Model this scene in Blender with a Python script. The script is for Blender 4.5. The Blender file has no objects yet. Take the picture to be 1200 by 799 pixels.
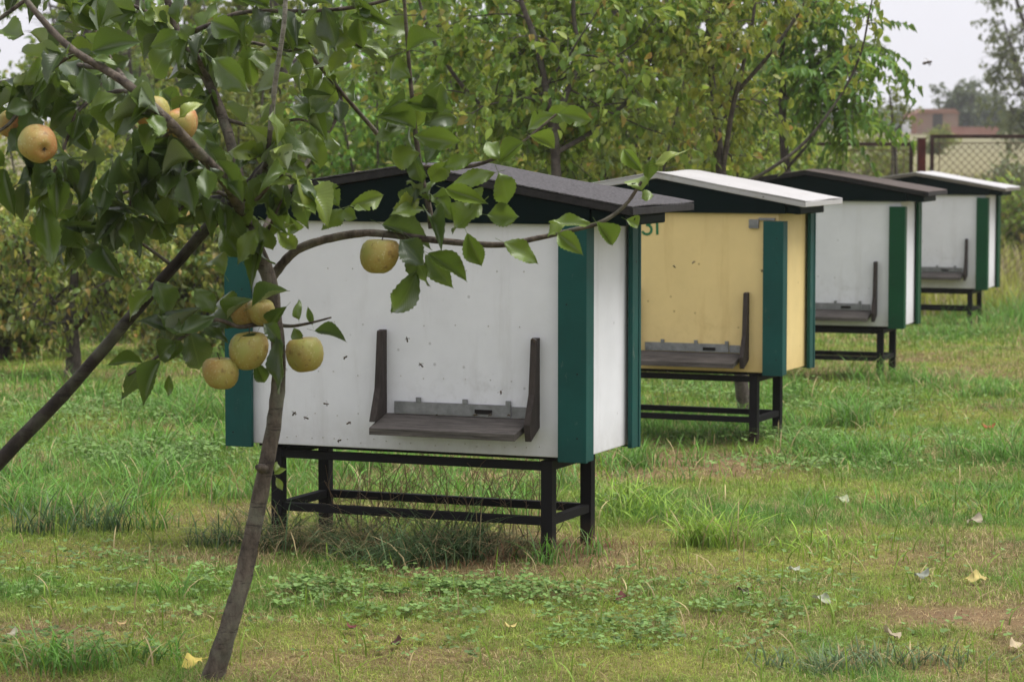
import bpy, bmesh, math, random
import numpy as np
from mathutils import Vector, Matrix

random.seed(7)
RNG = np.random.default_rng(11)
C = bpy.context.scene.collection
S = bpy.context.scene

# ------------------------------------------------------------------ camera
F_PX, HOR, EYE = 3250.0, 150.0, 1.5          # focal length in photo pixels, horizon row, eye height
PITCH = math.atan((399.5 - HOR) / F_PX)
cd = bpy.data.cameras.new('camera')
cam = bpy.data.objects.new('camera', cd); C.objects.link(cam)
cam.location = (0, 0, EYE)
cam.rotation_euler = (math.pi / 2 - PITCH, 0, 0)
cd.sensor_width = 36; cd.lens = F_PX / 1200 * 36
cd.clip_start = 0.1; cd.clip_end = 4000
cd.dof.use_dof = True; cd.dof.focus_distance = 9.0; cd.dof.aperture_fstop = 8.0
S.camera = cam

# ------------------------------------------------------------------ sky, sun, exposure (overcast)
SUN_EL, SUN_AZ = math.radians(64), math.radians(80)     # azimuth from +Y towards +X
w = bpy.data.worlds.new('World'); S.world = w; w.use_nodes = True
nt = w.node_tree; nt.nodes.clear()
out = nt.nodes.new('ShaderNodeOutputWorld'); bg = nt.nodes.new('ShaderNodeBackground')
sky = nt.nodes.new('ShaderNodeTexSky'); sky.sky_type = 'NISHITA'; sky.sun_disc = False
sky.sun_elevation = SUN_EL; sky.sun_rotation = SUN_AZ; sky.dust_density = 3.0; sky.air_density = 1.0
hsv = nt.nodes.new('ShaderNodeHueSaturation'); hsv.inputs['Saturation'].default_value = 0.14
mixs = nt.nodes.new('ShaderNodeMix'); mixs.data_type = 'RGBA'; mixs.inputs[0].default_value = 0.75
mixs.inputs[7].default_value = (7.4, 7.3, 7.9, 1)          # even cloud cover over the clear-sky gradient
nt.links.new(sky.outputs[0], hsv.inputs['Color']); nt.links.new(hsv.outputs[0], mixs.inputs[6])
nt.links.new(mixs.outputs[2], bg.inputs['Color']); bg.inputs['Strength'].default_value = 0.05
nt.links.new(bg.outputs[0], out.inputs[0])
sd = bpy.data.lights.new('sun', 'SUN'); sd.energy = 1.5; sd.angle = math.radians(40); sd.color = (1, .97, .92)
sun = bpy.data.objects.new('sun', sd); C.objects.link(sun)
sv = Vector((math.sin(SUN_AZ) * math.cos(SUN_EL), math.cos(SUN_AZ) * math.cos(SUN_EL), math.sin(SUN_EL)))
sun.rotation_euler = sv.to_track_quat('Z', 'Y').to_euler(); sun.location = (20, 5, 30)
S.view_settings.view_transform = 'Standard'; S.view_settings.look = 'None'
S.view_settings.gamma = 1; S.view_settings.use_curve_mapping = False
S.view_settings.exposure = 1.54
S.cycles.max_bounces = 10; S.cycles.diffuse_bounces = 7; S.cycles.transparent_max_bounces = 8; S.cycles.volume_bounces = 1

# ------------------------------------------------------------------ helpers
def at(px, py, Y):
    """Point of the world at distance Y (world y) whose direction is the photo pixel."""
    c, s = math.cos(PITCH), math.sin(PITCH)
    a, b = (px - 600) / F_PX, (399.5 - py) / F_PX
    d = Vector((a, c + b * s, -s + b * c))
    return Vector((0, 0, EYE)) + d * (Y / d.y)

def gz(x, y):
    """height of the ground"""
    x = np.asarray(x, float); y = np.asarray(y, float)
    z = -0.019 * np.clip(y - 9.0, 0, 24)
    u = np.clip((y - 40) / 150, 0, 1); z = z + 1.5 * u * u * (3 - 2 * u)          # the far field rises gently
    z = z + 0.012 * np.sin(x * 1.7 + .6) * np.sin(y * 1.3) + 0.006 * np.sin(x * 4.1 + y * 3.3)
    return z

def ground_at(px, py):
    Y = 10.0
    for _ in range(40):
        p = at(px, py, Y)
        h = EYE - p.z
        Y = Y * (EYE - float(gz(p.x, Y))) / max(h, 1e-3)
    p = at(px, py, Y)
    return Vector((p.x, Y, float(gz(p.x, Y))))

def vnoise(x, y, seed=0):
    """smooth value noise in 0..1"""
    x = np.asarray(x, float); y = np.asarray(y, float)
    xi = np.floor(x).astype(np.int64); yi = np.floor(y).astype(np.int64)
    fx = x - xi; fy = y - yi
    fx = fx * fx * (3 - 2 * fx); fy = fy * fy * (3 - 2 * fy)
    def h(a, b):
        n = (a * 374761393 + b * 668265263 + seed * 974711) & 0x7fffffff
        n = ((n ^ (n >> 13)) * 1274126177) & 0x7fffffff
        return ((n ^ (n >> 16)) & 0xffff) / 65535.0
    return (h(xi, yi) * (1 - fx) + h(xi + 1, yi) * fx) * (1 - fy) + (h(xi, yi + 1) * (1 - fx) + h(xi + 1, yi + 1) * fx) * fy

def tag(o, label=None, cat=None, group=None, kind=None):
    if label: o['label'] = label
    if cat: o['category'] = cat
    if group: o['group'] = group
    if kind: o['kind'] = kind
    return o

def empty(name, loc, rz=0.0):
    o = bpy.data.objects.new(name, None); C.objects.link(o)
    o.location = loc; o.rotation_euler = (0, 0, rz); o.empty_display_size = .1
    return o

def link(name, me, parent=None, loc=None):
    o = bpy.data.objects.new(name, me); C.objects.link(o)
    if parent: o.parent = parent
    if loc is not None: o.location = loc
    return o

def np_mesh(name, V, faces, mats, attrs=None, smooth=True, face_mat=None):
    """faces: list of integer arrays of shape (n,3) or (n,4)"""
    me = bpy.data.meshes.new(name)
    V = np.ascontiguousarray(V, np.float32)
    faces = [np.asarray(f, np.int32) for f in faces if len(f)]
    nl = sum(f.size for f in faces); nf = sum(len(f) for f in faces)
    me.vertices.add(len(V)); me.vertices.foreach_set('co', V.ravel())
    me.loops.add(nl); me.loops.foreach_set('vertex_index', np.concatenate([f.ravel() for f in faces]))
    me.polygons.add(nf)
    tot = np.concatenate([np.full(len(f), f.shape[1], np.int32) for f in faces])
    st = np.concatenate([[0], np.cumsum(tot)[:-1]]).astype(np.int32)
    me.polygons.foreach_set('loop_start', st)
    me.polygons.foreach_set('use_smooth', np.full(nf, smooth, bool))
    if face_mat is not None: me.polygons.foreach_set('material_index', np.asarray(face_mat, np.int32))
    for m in (mats if isinstance(mats, (list, tuple)) else [mats]): me.materials.append(m)
    for k, a in (attrs or {}).items():
        a = np.asarray(a, np.float32)
        if a.ndim == 1:
            me.attributes.new(k, 'FLOAT', 'POINT').data.foreach_set('value', a)
        else:
            me.attributes.new(k, 'FLOAT_COLOR', 'POINT').data.foreach_set('color', np.ascontiguousarray(a).ravel())
    me.update(calc_edges=True); me.validate()
    return me

def smooth_path(P, R=None, n=6):
    """Catmull-Rom through points P (with radii R)"""
    P = np.array([tuple(p) for p in P], float)
    if len(P) < 3:
        t = np.linspace(0, 1, n)[:, None]
        Q = P[0] * (1 - t) + P[-1] * t
        return (Q, None if R is None else R[0] + (R[-1] - R[0]) * t[:, 0])
    E = np.vstack([2 * P[0] - P[1], P, 2 * P[-1] - P[-2]])
    o = []; rr = []
    for i in range(len(P) - 1):
        a, b, c, d = E[i:i + 4]
        for k in range(n):
            t = k / n
            o.append(.5 * ((2 * b) + (c - a) * t + (2 * a - 5 * b + 4 * c - d) * t * t + (3 * b - a - 3 * c + d) * t ** 3))
            if R is not None: rr.append(R[i] + (R[i + 1] - R[i]) * t)
    o.append(P[-1])
    if R is not None: rr.append(R[-1])
    return np.array(o), (np.array(rr) if R is not None else None)

class Tubes:
    def __init__(s): s.V = []; s.Q = []; s.n = 0
    def add(s, P, R, sides=6, rough=0.0, cap=False):
        P = np.asarray(P, float); R = np.broadcast_to(np.asarray(R, float), (len(P),))
        T = np.gradient(P, axis=0); T /= np.linalg.norm(T, axis=1)[:, None] + 1e-9
        up = np.array([0.13, .27, .95]) if abs(T[0][2]) < .9 else np.array([1., .1, 0])
        A = np.cross(T, up); A /= np.linalg.norm(A, axis=1)[:, None] + 1e-9
        B = np.cross(A, T)
        th = np.arange(sides) / sides * 2 * np.pi
        rr = R[:, None] * (1 + rough * RNG.normal(size=(len(P), sides))) if rough else np.repeat(R[:, None], sides, 1)
        V = P[:, None] + (A[:, None] * np.cos(th)[None, :, None] + B[:, None] * np.sin(th)[None, :, None]) * rr[..., None]
        i = np.arange(len(P) - 1)[:, None] * sides; j = np.arange(sides)[None]
        k = (j + 1) % sides
        Q = np.stack([i + j, i + k, i + sides + k, i + sides + j], -1).reshape(-1, 4) + s.n
        s.V.append(V.reshape(-1, 3)); s.Q.append(Q); s.n += V.shape[0] * sides
        if cap:
            for e in (0, len(P) - 1):
                base = s.n - V.shape[0] * sides + e * sides
                c = len(s.V); s.V.append(P[e][None]); 
                s.Q.append(np.stack([np.full(sides, s.n), base + np.arange(sides), base + (np.arange(sides) + 1) % sides, np.full(sides, s.n)], -1)[:, :4]); s.n += 1
    def build(s, name, mat, parent=None):
        tris = []; quads = []
        for q in s.Q:
            if len(q) and (q[:, 0] == q[:, 3]).all(): tris.append(q[:, :3])
            else: quads.append(q)
        f = []
        if quads: f.append(np.concatenate(quads))
        if tris: f.append(np.concatenate(tris))
        return link(name, np_mesh(name, np.concatenate(s.V), f, mat), parent)

class MB:
    """collects boxes and polygons into one mesh (several materials)"""
    def __init__(s): s.bm = bmesh.new()
    def box(s, x0, x1, y0, y1, z0, z1, bev=0.0, mat=0, M=None):
        r = bmesh.ops.create_cube(s.bm, size=1)
        vs = r['verts']
        for v in vs:
            v.co = Vector(((x0 + x1) / 2 + v.co.x * (x1 - x0), (y0 + y1) / 2 + v.co.y * (y1 - y0), (z0 + z1) / 2 + v.co.z * (z1 - z0)))
        fs = list({f for v in vs for f in v.link_faces})
        for f in fs: f.material_index = mat
        if M is not None: bmesh.ops.transform(s.bm, matrix=M, verts=vs)
        if bev:
            es = list({e for v in vs for e in v.link_edges})
            bmesh.ops.bevel(s.bm, geom=es, offset=bev, segments=2, affect='EDGES', profile=.6)
    def prism(s, poly, y0, y1, bev=0.0, mat=0):
        """poly in (x,z), extruded along y"""
        a = [s.bm.verts.new((x, y0, z)) for x, z in poly]; b = [s.bm.verts.new((x, y1, z)) for x, z in poly]
        n = len(poly); fs = [s.bm.faces.new(a), s.bm.faces.new(b[::-1])]
        for i in range(n): fs.append(s.bm.faces.new((a[i], b[i], b[(i + 1) % n], a[(i + 1) % n])))
        for f in fs: f.material_index = mat
        bmesh.ops.recalc_face_normals(s.bm, faces=fs)
        if bev:
            es = list({e for f in fs for e in f.edges})
            bmesh.ops.bevel(s.bm, geom=es, offset=bev, segments=2, affect='EDGES', profile=.6)
    def build(s, name, mats, parent=None, loc=None):
        me = bpy.data.meshes.new(name)
        bmesh.ops.recalc_face_normals(s.bm, faces=s.bm.faces[:])
        s.bm.to_mesh(me); s.bm.free()
        for m in (mats if isinstance(mats, (list, tuple)) else [mats]): me.materials.append(m)
        return link(name, me, parent, loc)

# ------------------------------------------------------------------ materials
def new_mat(name):
    m = bpy.data.materials.new(name); m.use_nodes = True
    n = m.node_tree.nodes; b = n['Principled BSDF']
    return m, m.node_tree, b

def N(t, typ, **kw):
    n = t.nodes.new(typ)
    for k, v in kw.items(): setattr(n, k, v)
    return n

def ramp(t, fac, stops):
    r = t.nodes.new('ShaderNodeValToRGB'); e = r.color_ramp.elements
    while len(e) < len(stops): e.new(.5)
    for i, (p, c) in enumerate(stops):
        e[i].position = p; e[i].color = (*c, 1)
    t.links.new(fac, r.inputs[0]); return r.outputs[0]

def noise(t, scale, detail=4, rough=.6, coord=None, vec_scale=None, dim=None):
    n = t.nodes.new('ShaderNodeTexNoise'); n.inputs['Scale'].default_value = scale
    n.inputs['Detail'].default_value = detail; n.inputs['Roughness'].default_value = rough
    if coord is not None:
        if vec_scale:
            mp = t.nodes.new('ShaderNodeMapping'); mp.inputs['Scale'].default_value = vec_scale
            t.links.new(coord, mp.inputs[0]); coord = mp.outputs[0]
        t.links.new(coord, n.inputs['Vector'])
    return n.outputs['Fac']

def mixc(t, fac, a, b, blend='MIX'):
    m = t.nodes.new('ShaderNodeMix'); m.data_type = 'RGBA'; m.blend_type = blend
    for k, v in ((0, fac), (6, a), (7, b)):
        if hasattr(v, 'node'): t.links.new(v, m.inputs[k])
        elif isinstance(v, (int, float)): m.inputs[k].default_value = v
        else: m.inputs[k].default_value = (*v, 1)
    return m.outputs[2]

def bump(t, h, strength, dist, b):
    n = t.nodes.new('ShaderNodeBump'); n.inputs['Strength'].default_value = strength; n.inputs['Distance'].default_value = dist
    t.links.new(h, n.inputs['Height']); t.links.new(n.outputs[0], b.inputs['Normal'])

def painted(name, col, dirt=(.25, .22, .18), amount=.35, rough=.55, streak=True, wear=0.0, var=.86):
    m, t, b = new_mat(name)
    tc = N(t, 'ShaderNodeTexCoord').outputs['Object']
    n1 = noise(t, 3.0, 6, .65, tc)
    n2 = noise(t, 9.0, 5, .7, tc, (1.0, 1.0, .12))
    n3 = noise(t, 60.0, 3, .6, tc)
    c = mixc(t, ramp(t, n1, [(.35, (0, 0, 0)), (.75, (1, 1, 1))]), col, tuple(x * var for x in col))
    if streak: c = mixc(t, ramp(t, n2, [(.55, (0, 0, 0)), (.8, (amount,) * 3)]), c, dirt)
    c = mixc(t, ramp(t, n3, [(.68, (0, 0, 0)), (.75, (amount * .7,) * 3)]), c, dirt)
    # brown stain left by bees above the entrance
    def band(out_, a0, a1, b0, b1):
        q0 = N(t, 'ShaderNodeMapRange', interpolation_type='SMOOTHSTEP'); q0.inputs[1].default_value = a0; q0.inputs[2].default_value = a1; t.links.new(out_, q0.inputs[0])
        q1 = N(t, 'ShaderNodeMapRange', interpolation_type='SMOOTHSTEP'); q1.inputs[1].default_value = b0; q1.inputs[2].default_value = b1; q1.inputs[3].default_value = 1; q1.inputs[4].default_value = 0; t.links.new(out_, q1.inputs[0])
        q = N(t, 'ShaderNodeMath', operation='MULTIPLY'); t.links.new(q0.outputs[0], q.inputs[0]); t.links.new(q1.outputs[0], q.inputs[1]); return q.outputs[0]
    sp_ = N(t, 'ShaderNodeSeparateXYZ'); t.links.new(tc, sp_.inputs[0])
    q = N(t, 'ShaderNodeMath', operation='MULTIPLY'); t.links.new(band(sp_.outputs['X'], -.9, -.42, -.40, -.1), q.inputs[0]); t.links.new(band(sp_.outputs['Z'], .38, .52, .54, .74), q.inputs[1])
    q2 = N(t, 'ShaderNodeMath', operation='MULTIPLY'); t.links.new(q.outputs[0], q2.inputs[0]); t.links.new(ramp(t, noise(t, 16, 6, .75, tc, (1, 1, .8)), [(.50, (0, 0, 0)), (.74, (.34,) * 3)]), q2.inputs[1])
    c = mixc(t, q2.outputs[0], c, tuple(x * .8 for x in dirt))
    # dirt splashed near the lower edge
    sep = N(t, 'ShaderNodeSeparateXYZ'); t.links.new(tc, sep.inputs[0])
    mr = N(t, 'ShaderNodeMapRange'); mr.inputs[1].default_value = .36; mr.inputs[2].default_value = .5; mr.inputs[3].default_value = .45; mr.inputs[4].default_value = 0
    t.links.new(sep.outputs['Z'], mr.inputs[0])
    mm = N(t, 'ShaderNodeMath', operation='MULTIPLY'); t.links.new(mr.outputs[0], mm.inputs[0]); t.links.new(noise(t, 25, 5, .7, tc), mm.inputs[1])
    c = mixc(t, mm.outputs[0], c, dirt)
    vo = N(t, 'ShaderNodeTexVoronoi'); vo.inputs['Scale'].default_value = 11; t.links.new(tc, vo.inputs['Vector'])
    c = mixc(t, ramp(t, vo.outputs['Distance'], [(.045, (amount * 1.6,) * 3), (.075, (0, 0, 0))]), c, tuple(x * .45 for x in dirt))
    if wear:
        nw = noise(t, 14, 6, .75, tc, (1, 1, .35))
        c = mixc(t, ramp(t, nw, [(.62, (0, 0, 0)), (.66, (wear,) * 3)]), c, (.30, .29, .25))
    t.links.new(c, b.inputs['Base Color']); b.inputs['Roughness'].default_value = rough; b.inputs['Specular IOR Level'].default_value = .22
    bump(t, noise(t, 40, 4, .6, tc), .12, .004, b)
    return m

def wood(name, c0, c1, rough=.85, axis=(.6, 12, 12)):
    m, t, b = new_mat(name)
    tc = N(t, 'ShaderNodeTexCoord').outputs['Object']
    g = noise(t, 9, 6, .7, tc, axis); g2 = noise(t, 4, 4, .6, tc)
    c = mixc(t, ramp(t, g, [(.3, (0, 0, 0)), (.7, (1, 1, 1))]), c0, c1)
    c = mixc(t, ramp(t, g2, [(.45, (0, 0, 0)), (.75, (.6,) * 3)]), c, tuple(x * .55 for x in c0))
    t.links.new(c, b.inputs['Base Color']); b.inputs['Roughness'].default_value = rough
    bump(t, g, .5, .004, b)
    return m

def plain(name, col, rough=.6, metal=0.0, var=.25, scale=20):
    m, t, b = new_mat(name)
    tc = N(t, 'ShaderNodeTexCoord').outputs['Object']
    n1 = noise(t, scale, 5, .65, tc)
    c = mixc(t, ramp(t, n1, [(.3, (0, 0, 0)), (.7, (1, 1, 1))]), tuple(x * (1 - var) for x in col), tuple(min(1, x * (1 + var)) for x in col))
    t.links.new(c, b.inputs['Base Color']); b.inputs['Roughness'].default_value = rough; b.inputs['Metallic'].default_value = metal; b.inputs['Specular IOR Level'].default_value = .25
    bump(t, n1, .15, .003, b)
    return m

def bark(name, c0, c1, scale=30):
    m, t, b = new_mat(name)
    tc = N(t, 'ShaderNodeTexCoord').outputs['Object']
    n1 = noise(t, scale, 6, .7, tc, (1, 1, .5)); n2 = noise(t, scale * .25, 4, .6, tc)
    c = mixc(t, ramp(t, n1, [(.35, (0, 0, 0)), (.65, (1, 1, 1))]), c0, c1)
    c = mixc(t, ramp(t, n2, [(.5, (0, 0, 0)), (.7, (.55,) * 3)]), c, (.17, .18, .13))   # lichen
    t.links.new(c, b.inputs['Base Color']); b.inputs['Roughness'].default_value = .9
    n3 = noise(t, scale * 1.3, 5, .75, tc, (.35, .35, 2.2)); c = mixc(t, ramp(t, n3, [(.56, (0, 0, 0)), (.62, (.75,) * 3)]), c, tuple(x * .6 for x in c0)); t.links.new(c, b.inputs['Base Color'])
    bump(t, n1, 1.0, .009, b)
    return m

def leafmat(name, stops, back=(.13, .17, .10), backmix=.6, gloss=.45, trans=.35, veins=False, thru=(.34, .42, .07)):
    """colour by the per-leaf attribute 'rnd'; the underside is paler, some light passes through"""
    m, t, b = new_mat(name)
    a = N(t, 'ShaderNodeAttribute', attribute_name='rnd').outputs['Fac']
    c = ramp(t, a, stops)
    geo = N(t, 'ShaderNodeNewGeometry')
    n1 = noise(t, 18, 4, .6, geo.outputs['Position'])
    c = mixc(t, ramp(t, n1, [(.3, (0, 0, 0)), (.75, (.35,) * 3)]), c, (.07, .085, .025))
    if veins:
        sp = noise(t, 70, 3, .6, geo.outputs['Position'])
        c = mixc(t, ramp(t, sp, [(.70, (0, 0, 0)), (.74, (.7,) * 3)]), c, (.09, .055, .025))
        mid = N(t, 'ShaderNodeAttribute', attribute_name='mid').outputs['Fac']
        c = mixc(t, ramp(t, mid, [(.92, (0, 0, 0)), (.98, (.4,) * 3)]), c, (.15, .20, .07))
    cb = mixc(t, backmix, c, back)
    col = mixc(t, geo.outputs['Backfacing'], c, cb)
    t.links.new(col, b.inputs['Base Color']); b.inputs['Roughness'].default_value = gloss
    b.inputs['Specular IOR Level'].default_value = .6 if veins else .4
    tr = N(t, 'ShaderNodeBsdfTranslucent')
    t.links.new(mixc(t, .55, c, thru), tr.inputs['Color'])
    ms = N(t, 'ShaderNodeMixShader'); ms.inputs[0].default_value = trans
    t.links.new(b.outputs[0], ms.inputs[1]); t.links.new(tr.outputs[0], ms.inputs[2])
    t.links.new(ms.outputs[0], t.nodes['Material Output'].inputs[0])
    if veins:
        al = N(t, 'ShaderNodeAttribute', attribute_name='along').outputs['Fac']
        ma_ = N(t, 'ShaderNodeMath', operation='MULTIPLY_ADD'); t.links.new(mid, ma_.inputs[0]); ma_.inputs[1].default_value = .34; t.links.new(al, ma_.inputs[2])
        mb_ = N(t, 'ShaderNodeMath', operation='MULTIPLY'); t.links.new(ma_.outputs[0], mb_.inputs[0]); mb_.inputs[1].default_value = 46.0
        sn = N(t, 'ShaderNodeMath', operation='SINE'); t.links.new(mb_.outputs[0], sn.inputs[0])
        ab = N(t, 'ShaderNodeMath', operation='ABSOLUTE'); t.links.new(sn.outputs[0], ab.inputs[0])
        ad = N(t, 'ShaderNodeMath', operation='ADD'); t.links.new(ab.outputs[0], ad.inputs[0]); t.links.new(noise(t, 90, 4, .7, geo.outputs['Position']), ad.inputs[1])
        bump(t, ad.outputs[0], .16, .0025, b)
    return m

def attrmat(name, rough=.7, trans=.3):
    """colour from the point attribute 'col' (grass blades, weeds, litter)"""
    m, t, b = new_mat(name)
    a = N(t, 'ShaderNodeAttribute', attribute_name='col').outputs['Color']
    t.links.new(a, b.inputs['Base Color']); b.inputs['Roughness'].default_value = rough
    b.inputs['Specular IOR Level'].default_value = .3
    tr = N(t, 'ShaderNodeBsdfTranslucent'); t.links.new(a, tr.inputs['Color'])
    ms = N(t, 'ShaderNodeMixShader'); ms.inputs[0].default_value = trans
    t.links.new(b.outputs[0], ms.inputs[1]); t.links.new(tr.outputs[0], ms.inputs[2])
    t.links.new(ms.outputs[0], t.nodes['Material Output'].inputs[0])
    return m

M = {}
M['white'] = painted('white_paint', (.785, .79, .83), amount=.22)
M['yellow'] = painted('yellow_paint', (.80, .62, .285), dirt=(.42, .25, .07), amount=.35)
M['teal'] = painted('teal_paint', (.008, .080, .070), dirt=(.010, .04, .04), amount=.7, wear=.22, var=.6)
M['green'] = painted('green_paint', (.006, .075, .030), dirt=(.01, .045, .025), amount=.7, wear=.14, var=.65)
M['lid_green'] = painted('shaded_lid_paint', (.0018, .008, .008), dirt=(.004, .004, .004), amount=.5)  # dark green boards, with the shade of the roof overhang put into the colour
for k_ in ('lid_green',): M[k_].node_tree.nodes['Principled BSDF'].inputs['Specular IOR Level'].default_value = .06
M['weathered'] = wood('weathered_wood', (.018, .015, .013), (.165, .145, .13), axis=(.8, 14, 14))
M['dark_wood'] = wood('dark_wood', (.018, .013, .011), (.065, .049, .042), axis=(12, 12, .8))
M['pole_wood'] = bark('pole_bark', (.014, .010, .008), (.035, .025, .02), 26)
M['felt'] = plain('roofing_felt', (.066, .062, .065), .95, 0, .85, 110)
M['felt_edge'] = plain('felt_edge', (.022, .02, .021), .7, 0, .5, 40)
M['felt_brown'] = plain('brown_felt', (.085, .068, .062), .9, 0, .45, 90)
M['roof_white'] = painted('white_roof_paint', (.46, .45, .45), dirt=(.25, .2, .15), amount=.45, rough=.5)
M['grey_end'] = wood('grey_board_end', (.10, .085, .065), (.24, .22, .19), axis=(8, 2, 8))
M['galv'] = plain('galvanised_sheet', (.22, .225, .225), .55, .4, .3, 25)
M['slot_shade'] = plain('painted_slot_shade', (.012, .01, .008), .9)
M['nail'] = plain('nail_head', (.42, .40, .38), .6, .2)
M['steel_black'] = plain('black_painted_steel', (.013, .012, .013), .65, 0, .5, 30)
t = M['steel_black'].node_tree; b = t.nodes['Principled BSDF']; tc = N(t, 'ShaderNodeTexCoord').outputs['Object']; sp_ = N(t, 'ShaderNodeSeparateXYZ'); t.links.new(tc, sp_.inputs[0])
mr = N(t, 'ShaderNodeMapRange'); mr.inputs[1].default_value = -.02; mr.inputs[2].default_value = .09; mr.inputs[3].default_value = 1.0; mr.inputs[4].default_value = 0; t.links.new(sp_.outputs['Z'], mr.inputs[0])
mm = N(t, 'ShaderNodeMath', operation='MULTIPLY', use_clamp=True); t.links.new(mr.outputs[0], mm.inputs[0]); t.links.new(noise(t, 40, 5, .7, tc), mm.inputs[1])
t.links.new(mixc(t, mm.outputs[0], mixc(t, ramp(t, noise(t, 55, 5, .75, tc), [(.64, (0, 0, 0)), (.70, (.35,) * 3)]), (.013, .012, .013), (.045, .028, .02)), (.14, .10, .065)), b.inputs['Base Color'])   # soil on the feet, rust spots
M['steel_black'].node_tree.nodes['Principled BSDF'].inputs['Specular IOR Level'].default_value = .1
M['number'] = plain('green_number_paint', (.012, .15, .06), .5)
M['apple_bark'] = bark('apple_bark', (.03, .02, .015), (.14, .112, .085), 34)
M['twig_bark'] = bark('twig_bark', (.02, .013, .010), (.05, .036, .026), 40)
M['tree_bark'] = bark('tree_bark', (.04, .03, .026), (.12, .10, .085), 30)
M['rust'] = plain('rusty_frame_paint', (.055, .03, .026), .7, 0, .5, 12)
M['red_post'] = plain('dark_red_post_paint', (.085, .018, .015), .6, 0, .4, 8)
M['wire'] = plain('mesh_wire', (.20, .15, .10), .7, .2, .3)
M['grass'] = attrmat('grass_blades', .6, .35)
M['weed'] = attrmat('weed_leaves', .55, .25)
M['stalk'] = attrmat('dry_stalks', .85, .1)
M['litter'] = attrmat('fallen_leaf', .7, .15)

# ------------------------------------------------------------------ the ground
def near_colour(x, y):
    """per-position lawn mix: (lushness, dryness) in 0..1"""
    n1 = (vnoise(x * .9 + 3, y * .9, 1) - .5) * .6 + (vnoise(x * 3.1, y * 2.6, 2) - .5) * .65 + (vnoise(x * 9, y * 7, 3) - .5) * .4 + .5
    n2 = (vnoise(x * 1.3 + 9, y * 1.0 + 4, 5) - .5) * .6 + (vnoise(x * 4, y * 3.2, 6) - .5) * .5 + (vnoise(x * 11, y * 11, 7) - .5) * .3 + .45
    lush = n1.copy(); dry = n2.copy()
    for px, py, rx, ry, dl, dd in PATCH:
        g = ground_at(px, py); k = np.exp(-((x - g.x) / rx) ** 2 - ((y - g.y) / ry) ** 2) * (.4 + 1.2 * vnoise(x * 3.1, y * 3.1, 77))
        lush = lush + dl * k; dry = dry + dd * k
    return np.clip(lush, 0, 1), np.clip(dry, 0, 1)

# photo pixel on the ground, half sizes in metres, change of lushness, change of dryness
PATCH = [(640, 560, .5, .3, -.2, .3), (850, 560, .5, .25, -.2, .25), (1050, 590, .5, .2, -.2, .22), (420, 560, .6, .5, -.1, .25), (150, 720, .6, .2, -.15, .2), (700, 700, .5, .15, -.1, .2), (1120, 720, .4, .2, -.15, .25), (450, 770, .5, .12, -.15, .2), (100, 650, .8, .35, -.2, .32), (250, 600, .5, .4, -.1, .22), (700, 640, .35, .25, -.2, .40), (760, 545, .5, .5, -.1, .35),
         (880, 540, .7, .6, -.1, .28), (1170, 640, .4, .3, -.1, .35), (850, 730, .25, .15, -.1, .35), (560, 660, .8, .35, .0, .38),
         (1000, 430, 1.2, 1.2, -.1, .28), (900, 600, .6, .4, -.05, .15), (300, 745, .8, .25, -.2, .15), (950, 720, .8, .3, -.1, .05),
         (100, 540, 1.0, 1.4, .18, -.2), (130, 470, 1.6, 2.5, .18, -.1), (170, 500, .4, .5, -.2, .35), (60, 560, .3, .2, -.2, .3), (200, 440, 1.2, .5, -.3, .4), (330, 500, 1.0, 2.5, .3, -.25), (1000, 640, .5, .3, .3, -.3),
         (1120, 540, 1.1, 1.0, .30, -.25), (820, 480, 1.1, 1.0, .35, -.35), (960, 500, .8, 1.0, .35, -.3), (760, 600, .3, .3, .15, -.1),
         (1150, 370, 1.6, 1.6, .35, -.35), (420, 650, .9, .3, .25, -.05), (420, 700, 1.1, .3, .25, -.2), (760, 740, .6, .3, .2, -.15), (40, 770, .4, .2, .3, -.3)]

def grid_axis(a, b, c, fine, grow):
    xs = list(np.arange(a, b, fine)); s = fine; x = xs[-1]
    while x < c: s *= grow; x += s; xs.append(x)
    return np.array(xs)
gy = grid_axis(5.0, 34, 640, .10, 1.12); gy = np.concatenate([[-40, -10, 0, 3], gy])
gxp = grid_axis(0, 7.0, 380, .12, 1.15); gx = np.concatenate([-gxp[:0:-1], gxp])
GX, GY = np.meshgrid(gx, gy)
GZ = gz(GX, GY)
nx, ny = len(gx), len(gy)
idx = (np.arange(ny - 1)[:, None] * nx + np.arange(nx - 1)[None]).ravel()
Fq = np.stack([idx, idx + 1, idx + nx + 1, idx + nx], 1)
lu, dr = near_colour(GX.ravel(), GY.ravel())
soil = np.array([.075, .05, .03]); straw = np.array([.27, .175, .095]); green = np.array([.12, .17, .035]); lawn = np.array([.25, .25, .06])
k = dr[:, None]
gc = lawn * (1 - k) + straw * k
gc = gc * (1 - .55 * lu[:, None]) + green * .55 * lu[:, None]
gc = gc * (.62 + .5 * vnoise(GX.ravel() * 9, GY.ravel() * 9, 21)[:, None])
far = np.clip((GY.ravel() - 26) / 10, 0, 1)[:, None]
fc = np.array([.215, .21, .125]) * (.8 + .4 * vnoise(GX.ravel() * .11, GY.ravel() * .05, 8)[:, None]) + np.array([.04, .02, .0]) * vnoise(GX.ravel() * .05, GY.ravel() * .02, 9)[:, None]
gc = gc * (1 - far) + fc * far
mg, t, b = new_mat('ground_soil')
a = N(t, 'ShaderNodeAttribute', attribute_name='col').outputs['Color']
pos = N(t, 'ShaderNodeNewGeometry').outputs['Position']
n1 = noise(t, 45, 6, .75, pos)
c = mixc(t, ramp(t, n1, [(.35, (0, 0, 0)), (.7, (.7,) * 3)]), a, (.045, .035, .02))
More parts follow.
